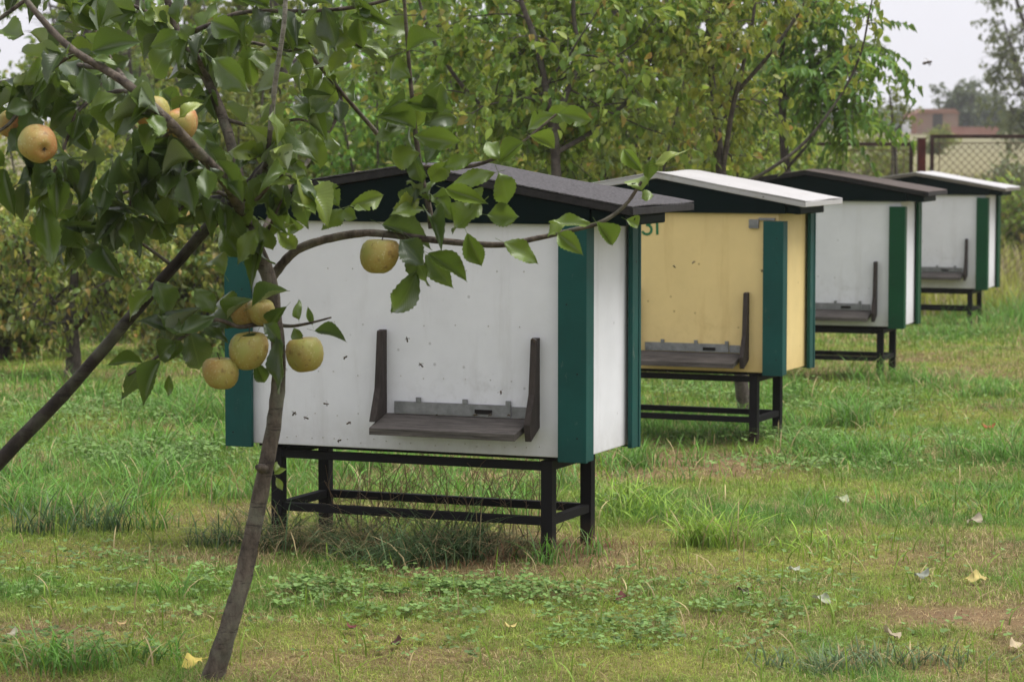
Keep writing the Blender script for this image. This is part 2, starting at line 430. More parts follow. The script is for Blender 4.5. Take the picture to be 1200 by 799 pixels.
t.links.new(c, b.inputs['Base Color']); b.inputs['Roughness'].default_value = .95; b.inputs['Specular IOR Level'].default_value = .1
bump(t, n1, .6, .02, b)
ground = link('ground', np_mesh('ground', np.stack([GX, GY, GZ], -1).reshape(-1, 3), [Fq], mg, {'col': np.hstack([gc, np.ones((len(gc), 1))])}))
tag(ground, kind='structure')

# ------------------------------------------------------------------ grass
def blades(P, H, W, lean, col, az=None, curve=None, seg=2, tipcol=None):
    """P (n,3) bases, H heights, W widths, lean 0..1 ; returns V, faces, colours"""
    n = len(P)
    if az is None: az = RNG.uniform(0, 2 * np.pi, n)
    d = np.stack([np.cos(az), np.sin(az), np.zeros(n)], 1)
    # the flat of the blade mostly faces along its lean
    fa = az + np.pi / 2 + RNG.normal(0, .5, n)
    s = np.stack([np.cos(fa), np.sin(fa), np.zeros(n)], 1)
    rows = []; cols = []
    ts = np.linspace(0, 1, seg + 1)
    for i, tt in enumerate(ts):
        hz = H * (tt - .45 * lean * tt * tt); out = H * lean * (tt ** 1.8)
        c = P + d * out[:, None]; c[:, 2] += hz
        ww = W * (1 - tt * .35) if i < seg else W * 0
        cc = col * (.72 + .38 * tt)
        if tipcol is not None: cc = cc * (1 - tt ** 2)[..., None] if False else cc * (1 - tt ** 2) + tipcol * tt ** 2
        if i < seg:
            rows += [c - s * ww[:, None] * .5, c + s * ww[:, None] * .5]; cols += [cc, cc]
        else:
            rows.append(c); cols.append(cc)
    k = len(rows)
    V = np.stack(rows, 1).reshape(-1, 3); CC = np.stack(cols, 1).reshape(-1, 3)
    b = (np.arange(n) * k)[:, None]
    quads = [b + np.array([[2 * i, 2 * i + 1, 2 * i + 3, 2 * i + 2]]) for i in range(seg - 1)]
    tris = b + np.array([[2 * seg - 2, 2 * seg - 1, 2 * seg]])
    return V, np.concatenate(quads) if quads else np.zeros((0, 4), int), tris, CC

class Grass:
    def __init__(s): s.V = []; s.q = []; s.t = []; s.c = []; s.n = 0
    def add(s, *a, **k):
        V, q, t, c = blades(*a, **k)
        s.V.append(V); s.q.append(q + s.n); s.t.append(t + s.n); s.c.append(c); s.n += len(V)
    def build(s, name, mat):
        c = np.concatenate(s.c)
        return link(name, np_mesh(name, np.concatenate(s.V), [np.concatenate(s.q), np.concatenate(s.t)], mat,
                                  {'col': np.hstack([np.clip(c, 0, 1), np.ones((len(c), 1))])}))

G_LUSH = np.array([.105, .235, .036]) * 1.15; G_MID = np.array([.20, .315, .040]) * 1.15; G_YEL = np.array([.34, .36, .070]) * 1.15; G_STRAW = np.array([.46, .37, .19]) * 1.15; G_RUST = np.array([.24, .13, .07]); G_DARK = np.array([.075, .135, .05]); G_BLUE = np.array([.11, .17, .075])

def scatter(y0, y1, dens):
    A = (0.185 * (y0 + y1) + 4.4) * (y1 - y0); n = int(A * dens)
    y = RNG.uniform(y0, y1, n * 2); x = RNG.uniform(-1, 1, n * 2) * (.185 * y1 + 2.2)
    k = np.abs(x) < .185 * y + 2.2
    return x[k][:n], y[k][:n]

g = Grass()
for y0, y1, dens, hs, wsc in ((6.3, 9, 14000, 1, .72), (9, 12, 9500, 1.0, .85), (12, 16, 5200, 1.1, 1.15), (16, 22, 2600, 1.2, 1.7), (22, 34, 1000, 1.4, 2.8)):
    x, y = scatter(y0, y1, dens)
    lu, dr = near_colour(x, y)
    keep = RNG.uniform(size=len(x)) > np.clip((dr - .58) * 1.8, 0, .72)
    x, y, lu, dr = x[keep], y[keep], lu[keep], dr[keep]
    n = len(x); r = RNG.uniform(size=n)
    col = G_MID[None] * np.ones((n, 1))
    a = np.clip(lu * 1.6 - .5, 0, 1)[:, None]; col = col * (1 - a) + G_LUSH * a
    a = np.clip((1 - lu) * 1.3 - .4, 0, 1)[:, None] * .7; col = col * (1 - a) + G_YEL * a
    m_ = r < np.clip(dr * .95 - .32, .05, .62); col[m_] = G_STRAW * (.7 + .5 * RNG.uniform(size=(m_.sum(), 1)))
    m_ = r > 1 - np.clip((dr - .5) * .7, 0, .35); col[m_] = G_RUST
    col *= (.55 + .9 * RNG.uniform(size=(n, 1))) * (.75 + .5 * vnoise(x * 14, y * 10, 91)[:, None])
    H = (.014 + .038 * lu ** 1.5 + .016 * RNG.uniform(size=n)) * hs * RNG.uniform(.6, 1.35, n)
    W = np.full(n, .0026) * wsc * RNG.uniform(.7, 1.4, n)
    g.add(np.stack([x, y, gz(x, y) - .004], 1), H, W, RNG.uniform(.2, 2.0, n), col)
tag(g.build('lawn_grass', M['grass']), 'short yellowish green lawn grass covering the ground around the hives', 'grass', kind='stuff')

g = Grass()
def tuft(px, py, rx, ry, n, h, col=G_LUSH, w=.0052, lean=(.3, 1.2), dryf=.07):
    h = h * 1.35
    p = ground_at(px, py)
    x = p.x + RNG.normal(0, rx, n); y = p.y + RNG.normal(0, ry, n); sub = np.ones(n)
    if rx > .13:
        m0 = max(3, n // 38); k0 = RNG.integers(0, m0, n); sp = .03 + .025 * p.y / 10
        x = x[:m0][k0] + RNG.normal(0, sp, n); y = y[:m0][k0] + RNG.normal(0, sp, n); sub = RNG.uniform(.55, 1.3, m0)[k0]
    cc = col * (.75 + .4 * sub[:, None]) * (.5 + RNG.uniform(size=(n, 1))); pl = RNG.uniform(size=n) < .25; cc[pl] = cc[pl] * .6 + np.array([.15, .21, .10]) * .6
    m_ = RNG.uniform(size=n) < dryf; cc[m_] = G_STRAW * RNG.uniform(.6, 1.1, (m_.sum(), 1))
    d = np.exp(-((x - p.x) / (rx * 2)) ** 2)
    g.add(np.stack([x, y, gz(x, y) - .005], 1), h * sub * RNG.uniform(.35, 1.1, n) * (.5 + .5 * d), w * RNG.uniform(.6, 1.3, n), RNG.uniform(*lean, n), cc, seg=4)
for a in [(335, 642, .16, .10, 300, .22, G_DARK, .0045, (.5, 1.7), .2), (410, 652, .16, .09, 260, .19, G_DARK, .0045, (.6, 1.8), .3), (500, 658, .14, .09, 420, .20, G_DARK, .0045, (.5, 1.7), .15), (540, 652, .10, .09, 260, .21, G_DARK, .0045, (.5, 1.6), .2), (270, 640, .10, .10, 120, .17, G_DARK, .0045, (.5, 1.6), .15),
          (840, 640, .07, .06, 170, .19, G_MID), (815, 640, .04, .05, 60, .15, G_MID), (995, 500, .10, .10, 260, .22), (960, 535, .18, .15, 420, .16), (1030, 540, .25, .2, 420, .13),
          (80, 612, .10, .09, 190, .22), (20, 600, .12, .12, 240, .24), (120, 622, .08, .06, 130, .17, G_DARK), (45, 625, .08, .05, 120, .16, G_DARK), (160, 600, .06, .06, 70, .18), (175, 570, .12, .08, 150, .18), (0, 560, .2, .15, 260, .22), (200, 530, .2, .2, 340, .18), (60, 520, .3, .35, 420, .16), (190, 580, .2, .2, 160, .12),
          (245, 500, .22, .3, 520, .2), (120, 560, .3, .25, 260, .13), (40, 470, .5, .7, 460, .16), (160, 450, .6, .8, 420, .13), (255, 455, .3, .5, 360, .16),
          (740, 545, .18, .2, 420, .16), (720, 590, .10, .10, 130, .15, G_MID), (740, 600, .08, .10, 120, .14, G_MID), (770, 610, .10, .08, 110, .12, G_MID), (900, 505, .2, .2, 420, .12),
          (800, 500, .4, .3, 700, .16), (1190, 540, .2, .2, 420, .19), (1130, 590, .3, .2, 420, .13), (1190, 600, .2, .2, 260, .12), (1100, 460, .35, .4, 500, .14), (1060, 395, .35, .3, 400, .16),
          (1165, 392, .35, .3, 500, .22), (1180, 380, .35, .5, 700, .28), (1100, 396, .4, .2, 300, .12), (1197, 375, .25, .6, 500, .28), (1040, 450, .3, .3, 400, .16), (900, 470, .5, .5, 600, .16),
          (50, 780, .07, .05, 90, .12), (90, 785, .08, .05, 120, .12), (190, 775, .05, .05, 60, .10), (970, 790, .14, .08, 200, .09, G_BLUE), (1060, 780, .12, .06, 140, .08, G_BLUE),
          (215, 700, .05, .05, 40, .12), (180, 620, .06, .08, 70, .16), (640, 660, .05, .04, 60, .12), (690, 650, .05, .04, 40, .10), (1000, 645, .2, .12, 220, .07, G_MID * 1.1), (550, 560, .5, .6, 800, .16), (430, 560, .5, .6, 700, .16),
          (340, 545, .4, .8, 600, .15), (600, 600, .2, .2, 200, .12)]:
    tuft(*a)
# straw bent over beneath the nearest hive
tuft(430, 645, .3, .12, 260, .22, G_STRAW * .8, .004, (.8, 1.9), 0); tuft(575, 648, .16, .08, 160, .18, G_STRAW * .8, .004, (.8, 1.5), 0)
tuft(610, 655, .12, .06, 90, .07, G_RUST, .004, (.4, 1.3), 0); tuft(700, 640, .10, .05, 90, .06, G_RUST, .004, (.4, 1.3), 0)
# a scatter of single longer blades over the whole lawn
x, y = scatter(6.3, 26, 42); lu, dr = near_colour(x, y); n = len(x)
cc = np.where(RNG.uniform(size=(n, 1)) < .22, G_STRAW, G_MID * .9) * RNG.uniform(.7, 1.3, (n, 1))
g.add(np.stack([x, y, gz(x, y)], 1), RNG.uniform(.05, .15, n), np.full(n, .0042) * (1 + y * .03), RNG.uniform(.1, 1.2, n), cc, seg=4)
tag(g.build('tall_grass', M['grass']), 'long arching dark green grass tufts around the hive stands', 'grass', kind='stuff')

# rough meadow by and beyond the fence
g = Grass()
n = 26000; y = 27 + 60 * RNG.uniform(size=n) ** 1.8; x = RNG.uniform(-.1, .26, n) * y + 1
v = vnoise(x * .5, y * .25, 31); cc = (G_YEL * 1.0)[None] * (1 - v[:, None]) + np.array([.24, .25, .07]) * v[:, None]
m_ = RNG.uniform(size=n) < .3; cc[m_] = np.array([.38, .32, .18]); cc *= RNG.uniform(.7, 1.3, (n, 1))
g.add(np.stack([x, y, gz(x, y)], 1), RNG.uniform(.15, .55, n), .012 + .00025 * y, RNG.uniform(.1, .7, n), cc, seg=2)
tag(g.build('meadow_grass', M['grass']), 'tall yellowish meadow grass growing along and beyond the mesh fence', 'grass', kind='stuff')

# low broad-leaved weeds (clover, ground ivy)
def leaf_batch(tmpl, pos, xa, ya, za, L, Wd):
    T, faces = tmpl
    R = np.stack([xa * Wd[:, None], ya * L[:, None], za * L[:, None]], 1)      # (n,3,3)
    V = np.einsum('kc,ncd->nkd', T, R) + pos[:, None]
    off = (np.arange(len(pos)) * len(T))[:, None, None]
    return V.reshape(-1, 3), [(f[None] + off).reshape(-1, f.shape[1]) for f in faces]

def frame(d, nrm):
    d = d / (np.linalg.norm(d, axis=1)[:, None] + 1e-9)
    z = nrm - (nrm * d).sum(1)[:, None] * d; z /= np.linalg.norm(z, axis=1)[:, None] + 1e-9
    return np.cross(d, z), d, z

T_ROUND = (np.array([(0, 0, 0), (-.42, .4, .07), (-.3, .85, .05), (0, .95, 0), (.3, .85, .05), (.42, .4, .07), (0, .5, -.02)], float),
           [np.array([(0, 6, 1), (1, 6, 2), (2, 6, 3), (3, 6, 4), (4, 6, 5), (5, 6, 0)])])
VV = []; FF = []; CC = []; nn = 0
for px, py, rx, ry, n, h in [(150, 690, .55, .22, 900, .03), (330, 690, .4, .16, 700, .03), (450, 690, .35, .16, 800, .035), (520, 700, .35, .12, 700, .03), (700, 690, .3, .12, 300, .03),
                             (400, 720, .5, .12, 700, .025), (760, 740, .3, .12, 700, .03), (830, 720, .25, .10, 350, .03), (690, 750, .3, .10, 260, .03), (80, 660, .4, .2, 400, .03),
                             (730, 590, .10, .1, 160, .05), (230, 545, .35, .3, 1300, .08), (130, 540, .4, .3, 1000, .06), (150, 490, .6, .6, 1400, .07), (60, 500, .4, .5, 700, .07), (640, 540, .2, .3, 260, .09), (920, 520, .3, .25, 900, .05), (830, 470, .5, .6, 1200, .07),
                             (960, 550, .4, .2, 700, .04), (1010, 480, .5, .5, 900, .05), (870, 690, .3, .2, 300, .03), (1100, 520, .6, .4, 700, .04), (40, 770, .15, .08, 260, .05), (130, 770, .15, .06, 160, .04),
                             (600, 760, .4, .1, 200, .02), (920, 660, .5, .3, 300, .02), (180, 430, .8, 1.2, 900, .08), (1090, 400, .6, .6, 500, .08), (600, 700, .2, .1, 200, .03), (1000, 750, .4, .15, 200, .02)]:
    p = ground_at(px, py); n = int(n * .55)
    x = p.x + RNG.normal(0, rx * .85, n); y = p.y + RNG.normal(0, ry * 1.1, n)
    kk = vnoise(x * 5, y * 5, 55) + .5 * vnoise(x * 13, y * 13, 56) > .62; x, y = x[kk], y[kk]; n = len(x)
    k = 3
    x = np.repeat(x, k); y = np.repeat(y, k); hh = np.repeat(h * RNG.uniform(.5, 1.5, n), k)
    az = np.repeat(RNG.uniform(0, 6.28, n), k) + np.tile(np.arange(k) * 2.1, n)
    d = np.stack([np.cos(az), np.sin(az), RNG.normal(0, .25, n * k)], 1)
    nr = np.stack([RNG.normal(0, .3, n * k), RNG.normal(0, .3, n * k), np.ones(n * k)], 1)
    L = np.repeat(RNG.uniform(.007, .017, n), k) * (.9 + .03 * p.y)
    V, F = leaf_batch(T_ROUND, np.stack([x, y, gz(x, y) + hh], 1), *frame(d, nr), L, L * 1.1)
    c = np.repeat(np.repeat(np.array([[.14, .235, .06]]) * RNG.uniform(.6, 1.5, (n, 1)), k, 0), len(T_ROUND[0]), 0)
    VV.append(V); FF.append(F[0] + nn); CC.append(c); nn += len(V)
CC = np.concatenate(CC)
tag(link('ground_weeds', np_mesh('ground_weeds', np.concatenate(VV), [np.concatenate(FF)], M['weed'], {'col': np.hstack([CC, np.ones((len(CC), 1))])})),
    'low clover and small round leaved weeds spread through the lawn', 'weeds', kind='stuff')

# thin dry weed stalks standing under the nearest hive
tb = Tubes()
for i in range(90):
    p = ground_at(random.uniform(400, 640), random.uniform(590, 650))
    h = random.uniform(.12, .34); q = p + Vector((random.gauss(0, .10), random.gauss(0, .06), h))
    mid = (p + q) / 2 + Vector((random.gauss(0, .04), 0, random.uniform(0, .04)))
    P, _ = smooth_path([p, mid, q], None, 4); tb.add(P, np.linspace(.0022, .001, len(P)), 3)
    for _ in range(2):
        s = Vector(P[random.randint(3, len(P) - 2)]); e = s + Vector((random.gauss(0, .05), random.gauss(0, .03), random.uniform(0, .08)))
        tb.add([s, (s + e) / 2 + Vector((0, 0, .01)), e], .001, 3)
ms, t, b = new_mat('dry_stalk'); b.inputs['Base Color'].default_value = (.11, .07, .035, 1); b.inputs['Roughness'].default_value = .9
tag(tb.build('dry_weed_stalks', ms), 'thin brown dry weed stalks under the nearest white hive', 'weeds', kind='stuff')

# ------------------------------------------------------------------ beehives
W_, D_, ZT = 1.366, .515, 1.168            # body width, depth, underside of the lid
def hive(x, y, yaw, z0, zb, body_mat, trim_mat, roof, eo, label, post_gap=.0, number=None, nails=False, bracket=False, zl=.487, edge=None):
    """local axes: x along the face (0 at its right corner), -y out of the face, z up"""
    x, y = x - .022 * math.cos(yaw) + .022 * math.sin(yaw), y + .022 * math.sin(yaw) + .022 * math.cos(yaw)
    eo += .022
    root = empty('beehive', (x, y, z0), -yaw)
    tag(root, label, 'beehive', 'beehives standing in a row')
    # body
    m = MB()
    m.box(-W_ + .012, -.012, .012, D_ - .012, zb, ZT, .004)
    if nails:
        for zz, st in ((.62, .085), (.475, .085), (zb + .028, .05), (.80, .12), (1.0, .11)):
            u = -W_ + .16
            while u < -.14:
                if random.random() < .85:
                    uu, z2 = u + random.gauss(0, .006), zz + random.gauss(0, .004)
                    m.box(uu - .0028, uu + .0028, .0105, .0125, z2 - .0028, z2 + .0028, .0006, 1)
                u += st
    m.build('body', [body_mat, M['nail']], root)
    # sill line below the body
    m = MB(); m.box(-W_ + .07, -.07, .07, D_ - .07, zb - .016, zb - .001); m.build('floor_board', M['steel_black'], root)
    # four corner posts, each an L of two boards
    bw, th, sw = .084, .022, .062
    for sx in (0, 1):
        for sy in (0, 1):
            m = MB()
            zt = ZT - (post_gap if not sy else 0) - .002
            fx = (lambda u: -W_ - u) if sx else (lambda u: u)
            fy = (lambda n: D_ + n) if sy else (lambda n: -n)
            a, c = sorted((fx(-bw), fx(th))); y0, y1 = sorted((fy(0.0), fy(th)))
            if sy: y0 += .002
            m.box(a, c, y0, y1, zb - .012, zt, .003)
            if not sy:
                for zz in (zb + .06, zb + .30, zb + .55, zt - .07):
                    uu = (a + c) / 2 + random.choice((-.02, .02)); zz += random.uniform(-.02, .02); m.box(uu - .0035, uu + .0035, y0 - .0012, y0 + .001, zz - .0035, zz + .0035, .0008, 1)
            a, c = sorted((fx(.001), fx(th - .003))); y0, y1 = sorted((fy(-sw), fy(-.0)))
            if sy: y1 = D_ + .001; y0 = D_ - sw
            m.box(a, c, y0, y1, zb - .010, zt - .002, .003)
            m.build('corner_post', [trim_mat, M['steel_black']], root)
    # lid: gabled box under the roof with eave boards
    ze, rise, tk, mid = 1.235, .139, .034, -W_ / 2 + .035
    hw_r, hw_l = eo - mid, -(-W_ - eo) + mid
    def roof_z(u): return ze + rise * (1 - abs(u - mid) / (hw_r if u > mid else hw_l)) - tk
    m = MB()
    m.prism([(-W_ - .03, ZT), (.03, ZT), (.03, roof_z(.03) - .002), (mid, roof_z(mid) - .003), (-W_ - .03, roof_z(-W_ - .03) - .002)], -.018, D_ - .03, .003)
    e = eo - .028
    m.prism([(.034, ZT + .002), (e, ZT - .004), (e, roof_z(e) - .003), (.034, roof_z(.034) - .004)], -.014, .40, .008)
    m.prism([(-W_ - .034, ZT + .002), (-W_ - e, ZT - .004), (-W_ - e, roof_z(-W_ - e) - .003), (-W_ - .034, roof_z(-W_ - .034) - .004)], -.014, .40, .008)
    m.build('lid', M['lid_green'], root)
    # roof slab
    top, edge = roof
    poly = lambda ex, dz0, dz1: [(-W_ - eo - ex, ze + dz0), (mid, ze + rise + dz0), (eo + ex, ze + dz0), (eo + ex, ze + dz1), (mid, ze + rise + dz1), (-W_ - eo - ex, ze + dz1)]
    m = MB(); m.prism(poly(0, -.006, -tk), -.035, D_ + .10, .004); rf = m.build('roof', edge, root)
    m = MB(); m.prism(poly(.004, .0, -.0058), -.039, D_ + .104, .002)
    # uneven sheet: small dents along the edges
    bmesh.ops.subdivide_edges(m.bm, edges=[ed for ed in m.bm.edges if ed.calc_length() > .4], cuts=10)
    for v in m.bm.verts: v.co.z += .0036 * math.sin(v.co.x * 9 + x * 3) * math.sin(v.co.y * 11) 
    m.build('roof_covering', top, rf)
    if edge:
        m = MB(); m.box(eo - .004, eo + .006, -.033, D_ + .098, ze - tk + .003, ze - .0075, .001); m.build('edge_strip', edge, rf)
    # landing board with two upright cheeks
    ul, ur = -.752, -.188; pr = .128; drop = .042
    m = MB(); m.prism([(-.004, zl), (pr, zl - drop), (pr, zl - drop - .025), (-.004, zl - .024)], 0, 1, .002)
    for v in m.bm.verts:   # (x out of the face, z) -> local
        o_, k_ = v.co.x, v.co.y; v.co.x = ul - .010 + (ur - ul + .006) * k_ + (.0 if k_ < .5 else -.012 * max(0, (o_ - .05)) / .07); v.co.y = .010 - o_
    m.build('landing_board', M['weathered'], root)
    for u, tz, wd in ((ul, .785, .024), (ur, .772, .022)):
        m = MB(); m.prism([(-.002, zl + .001), (-.002, tz), (.030, tz - .004), (.052, zl + .09), (pr - .03, zl - .025)] if u == ul else [(-.002, zl - .03), (-.002, tz), (.030, tz - .004), (.050, zl + .09), (pr - .036, zl - .012), (pr - .048, zl - drop - .03)], 0, 1, .003)
        for v in m.bm.verts:
            o_, k_ = v.co.x, v.co.y; v.co.y = .010 - o_; v.co.x = (u - wd if u == ul else u + .002) + wd * k_
        m.build('side_cheek', M['dark_wood'], root)
    # galvanised entrance slide
    m = MB(); m.box(-.720, -.270, .003, .009, zl + .002, zl + .044, .001); st_ = m.build('entrance_strip', M['galv'], root)
    m = MB(); m.box(-.267, -.210, .005, .0095, zl + .002, zl + .040, .001); m.build('entrance_slide', M['galv'], st_)
    for u in (-.625, -.445, -.280):
        m = MB(); m.box(u - .009, u + .009, .0, .008, zl + .0445, zl + .060, .0006); m.build('clip', M['galv'], st_)
    m = MB(); m.box(-.407, -.340, -.001, .0025, zl + .010, zl + .026, .002); m.build('entrance_hole_shade', M['slot_shade'], st_)  # dark plate on the strip, its colour stands for the shade inside a hole
    if bracket:
        m = MB(); m.box(-.165, -.115, -.004, .011, ZT - .075, ZT - .03, .001); m.box(-.113, -.03, -.003, .011, ZT - .034, ZT - .022, .001); m.build('latch', M['galv'], root)
    if number:
        tbn = []
        m = MB()
        for stroke in number:
            for (a0, b0), (a1, b1) in zip(stroke[:-1], stroke[1:]):
                L = math.hypot(a1 - a0, b1 - b0) + .008; an = math.atan2(b1 - b0, a1 - a0)
                Mx = Matrix.Translation(((a0 + a1) / 2, .0108, (b0 + b1) / 2)) @ Matrix.Rotation(-an, 4, 'Y')
                m.box(-L / 2, L / 2, -.0012 - random.uniform(0, .0008), .0012, -.0062, .0062, .0006, 0, Mx)
        m.build('painted_number', M['number'], root)
    # stand: separate thing, the hive rests on it
    st = empty('hive_stand', (x, y, z0), -yaw)
    a = .0215; lx, ln = .152, .065
    X0, X1, Y0, Y1 = -W_ + lx, -lx, ln, D_ - ln; ztop = zb - .017
    for X in (X0, X1):
        for Yy in (Y0, Y1):
            wx, wy = x + math.cos(yaw) * X + math.sin(yaw) * Yy, y - math.sin(yaw) * X + math.cos(yaw) * Yy
            m = MB(); m.box(X - a, X + a, Yy - a, Yy + a, float(gz(wx, wy)) - z0 - .03, ztop, .003); m.build('leg', M['steel_black'], st)
    for zc in (ztop - .022, .122):
        for Yy in (Y0, Y1):
            m = MB(); m.box(X0 + a + .001, X1 - a - .001, Yy - .016, Yy + .016, zc - .0145, zc + .0145, .002); m.build('rail', M['steel_black'], st)
        for X in (X0, X1):
            m = MB(); m.box(X - .016, X + .016, Y0 + a + .001, Y1 - a - .001, zc - .0145, zc + .0145, .002); m.build('rail', M['steel_black'], st)
    return root, st

def arc(cx, cz, rx, rz, a0, a1, n=8):
    return [(cx + rx * math.cos(math.radians(a0 + (a1 - a0) * i / n)), cz + rz * math.sin(math.radians(a0 + (a1 - a0) * i / n))) for i in range(n + 1)]
num31 = [arc(-.715, 1.122, .022, .020, 140, -90) + arc(-.715, 1.078, .026, .024, 90, -150), [(-.676, 1.122), (-.660, 1.137), (-.658, 1.058)]]
STG = 'black steel hive stands'
h1, s1 = hive(.256, 9.53, .392, .0, .355, M['white'], M['teal'], (M['felt'], M['felt_edge']), .168,
              'nearest white beehive with teal corner boards and a grey felt roof, behind the apple tree', nails=True, edge=M['grey_end'])
tag(s1, 'black steel stand under the nearest white beehive', 'stand', STG)
h2, s2 = hive(1.352, 13.82, .404, -.095, .368, M['yellow'], M['teal'], (M['roof_white'], M['roof_white']), .112,
              'yellow beehive with teal corner boards and a white roof', post_gap=.035, number=num31, bracket=True, zl=.462)
tag(s2, 'black steel stand under the yellow beehive', 'stand', STG)
h3, s3 = hive(2.578, 18.2, .345, -.150, .342, M['white'], M['green'], (M['felt_brown'], M['felt_edge']), .150,
              'white beehive with green corner boards and a dark brown roof, behind the yellow one', post_gap=.03, zl=.447)
tag(s3, 'black steel stand under the dark roofed white beehive', 'stand', STG)
h4, s4 = hive(4.305, 25.1, .384, -.275, .318, M['white'], M['green'], (M['roof_white'], M['grey_end']), .155,
              'farthest white beehive with green corner boards and a pale roof, near the fence', post_gap=.02, zl=.465, edge=M['grey_end'])
tag(s4, 'black steel stand under the farthest pale roofed beehive', 'stand', STG)

# ------------------------------------------------------------------ leaf shapes
def leaf_template(rows=12, cols=5, fold=.35, curl=.5, wave=.03, serr=.05, pet=.22, bend=0.0, twist=0.0, shape=.82, holes=()):
    """pointed oval leaf, base at the origin, tip along +y; folded, curled, twisted, with a toothed edge"""
    ts = np.linspace(0, 1, rows + 1); ss = np.linspace(-1, 1, cols)
    V = []; mid = []; ln_ = []
    for i, t_ in enumerate(ts):
        wd = (np.sin(np.pi * np.clip(t_, 0, 1) ** shape) ** 1.05) * .5
        ang = curl * t_
        yy = (np.sin(ang) / curl if abs(curl) > 1e-3 else t_); zz = -((1 - np.cos(ang)) / curl if abs(curl) > 1e-3 else 0)
        tw = twist * t_
        for s_ in ss:
            ww = max(wd, .004) * (1 + (serr * (1 if i % 2 else -1) if abs(s_) > .9 else 0))
            x_ = s_ * ww; z_ = fold * abs(s_) * wd + wave * np.sin(t_ * 11 + s_ * 2.5) * abs(s_) ** 1.5
            V.append((x_ * np.cos(tw) - z_ * np.sin(tw) + bend * t_ * t_, yy - .04 * abs(s_), zz + x_ * np.sin(tw) + z_ * np.cos(tw)))
            mid.append(1 - abs(s_)); ln_.append(t_)
    V = np.array(V); n0 = len(V)
    idx = [(i * cols + j, i * cols + j + 1, (i + 1) * cols + j + 1, (i + 1) * cols + j) for i in range(rows) for j in range(cols - 1) if (i, j) not in holes]
    if pet:
        P = np.array([(-.012, -pet, .02), (.012, -pet, .02), (.010, 0, 0), (-.010, 0, 0), (0, -pet, .045), (0, 0, .012)])
        V = np.vstack([V, P]); idx += [(n0, n0 + 1, n0 + 2, n0 + 3), (n0, n0 + 4, n0 + 5, n0 + 3)]
        mid += [1] * 6; ln_ += [0] * 6
    return (V, [np.array(idx)]), np.stack([mid, ln_], 1)

FINE = [leaf_template(20, 7, f, c, w_, .055, pet=.25, bend=b_, twist=t_, shape=sh, holes=h_) for f, c, w_, b_, t_, sh, h_ in
        ((.25, .6, .05, .08, .3, .85, ()), (.55, 1.0, .06, -.10, -.5, .9, ((8, 5),)), (.9, .5, .04, .05, .2, .8, ()), (.35, 1.5, .07, .12, .7, .95, ()), (.15, .35, .08, -.06, -.2, .88, ((12, 0), (13, 0))), (1.2, .9, .05, 0, .4, .85, ()),
         (.45, -.6, .07, .10, -.6, .92, ()), (.7, 1.9, .06, -.12, .3, .85, ((5, 1),)), (.3, 1.1, .09, .15, -1.0, .9, ()), (1.5, .7, .05, -.05, .1, .88, ()), (.2, -.3, .07, .04, .9, .8, ((15, 5), (14, 5), (15, 4))))]
COARSE = [leaf_template(4, 3, f, c, 0, 0, pet=0) for f, c in ((.3, .6), (.6, .9), (.2, .2), (.8, 1.2))]

class Leaves:
    def __init__(s, templates): s.T = templates; s.V = []; s.F = []; s.r = []; s.m = []; s.n = 0
    def add(s, pos, d, nrm, L, Wd, rnd, which=None):
        pos = np.atleast_2d(pos); n = len(pos)
        d = np.broadcast_to(d, (n, 3)); nrm = np.broadcast_to(nrm, (n, 3))
        L = np.broadcast_to(np.asarray(L, float), (n,)); Wd = np.broadcast_to(np.asarray(Wd, float), (n,)); rnd = np.broadcast_to(np.asarray(rnd, float), (n,))
        k = RNG.integers(0, len(s.T), n) if which is None else np.full(n, which)
        xa, ya, za = frame(d, nrm)
        for i in np.unique(k):
            q = k == i; tm, mid = s.T[i]
            V, F = leaf_batch(tm, pos[q], xa[q], ya[q], za[q], L[q], Wd[q])
            s.V.append(V); s.F.append(F[0] + s.n); s.n += len(V)
            s.r.append(np.repeat(rnd[q], len(tm[0]))); s.m.append(np.tile(mid, (q.sum(), 1)))
    def build(s, name, mat, parent=None):
        return link(name, np_mesh(name, np.concatenate(s.V), [np.concatenate(s.F)], mat, {'rnd': np.concatenate(s.r), 'mid': np.concatenate(s.m)[:, 0], 'along': np.concatenate(s.m)[:, 1]}), parent)

# ------------------------------------------------------------------ the apple tree in front
TY = 7.6
base = ground_at(248, 797)
apple_tree = empty('apple_tree', base)
tag(apple_tree, 'young apple tree with a thin leaning trunk and fruit, in front of the nearest hive', 'tree')
def pp(*pts): return [at(a, b_, Y) for a, b_, Y in pts]
wood_parts = Tubes(); px2m = TY / F_PX
def limb(pts, r0, r1, sides=10, rough=.05, rad=None):
    P = pp(*pts); R = list(np.linspace(r0, r1, len(P))) if rad is None else rad
    P, R = smooth_path(P, np.array(R) * px2m, 6)
    wood_parts.add(P, R, sides, rough)
    return P
B0 = base.y
trunk_pts = [(246, 806, B0), (250, 792, B0), (268, 735, B0), (285, 676, B0 + .02), (297, 620, B0 + .03), (310, 555, B0 + .04), (322, 490, B0 + .05), (327, 430, B0 + .06),
             (322, 372, B0 + .06), (316, 330, B0 + .06), (303, 295, B0 + .06), (290, 262, B0 + .06)]
limb(trunk_pts, 0, 0, 14, .05, [22, 13.2, 10.8, 10.3, 9.8, 9.4, 8.6, 8.2, 8.2, 8.8, 8.6, 7.5])
for kx, ky, sg in ((311, 547, -1),):       # stubs of cut shoots
    wood_parts.add(smooth_path(pp((kx, ky + 3, B0 + .02), (kx + 8 * sg, ky, B0 - .005), (kx + 10 * sg, ky - 3, B0 - .01)), None, 4)[0], [.012, .013, .013, .012, .011, .009, .007, .004, .001], 8, .12)
TW = []   # (polyline, leaf density)
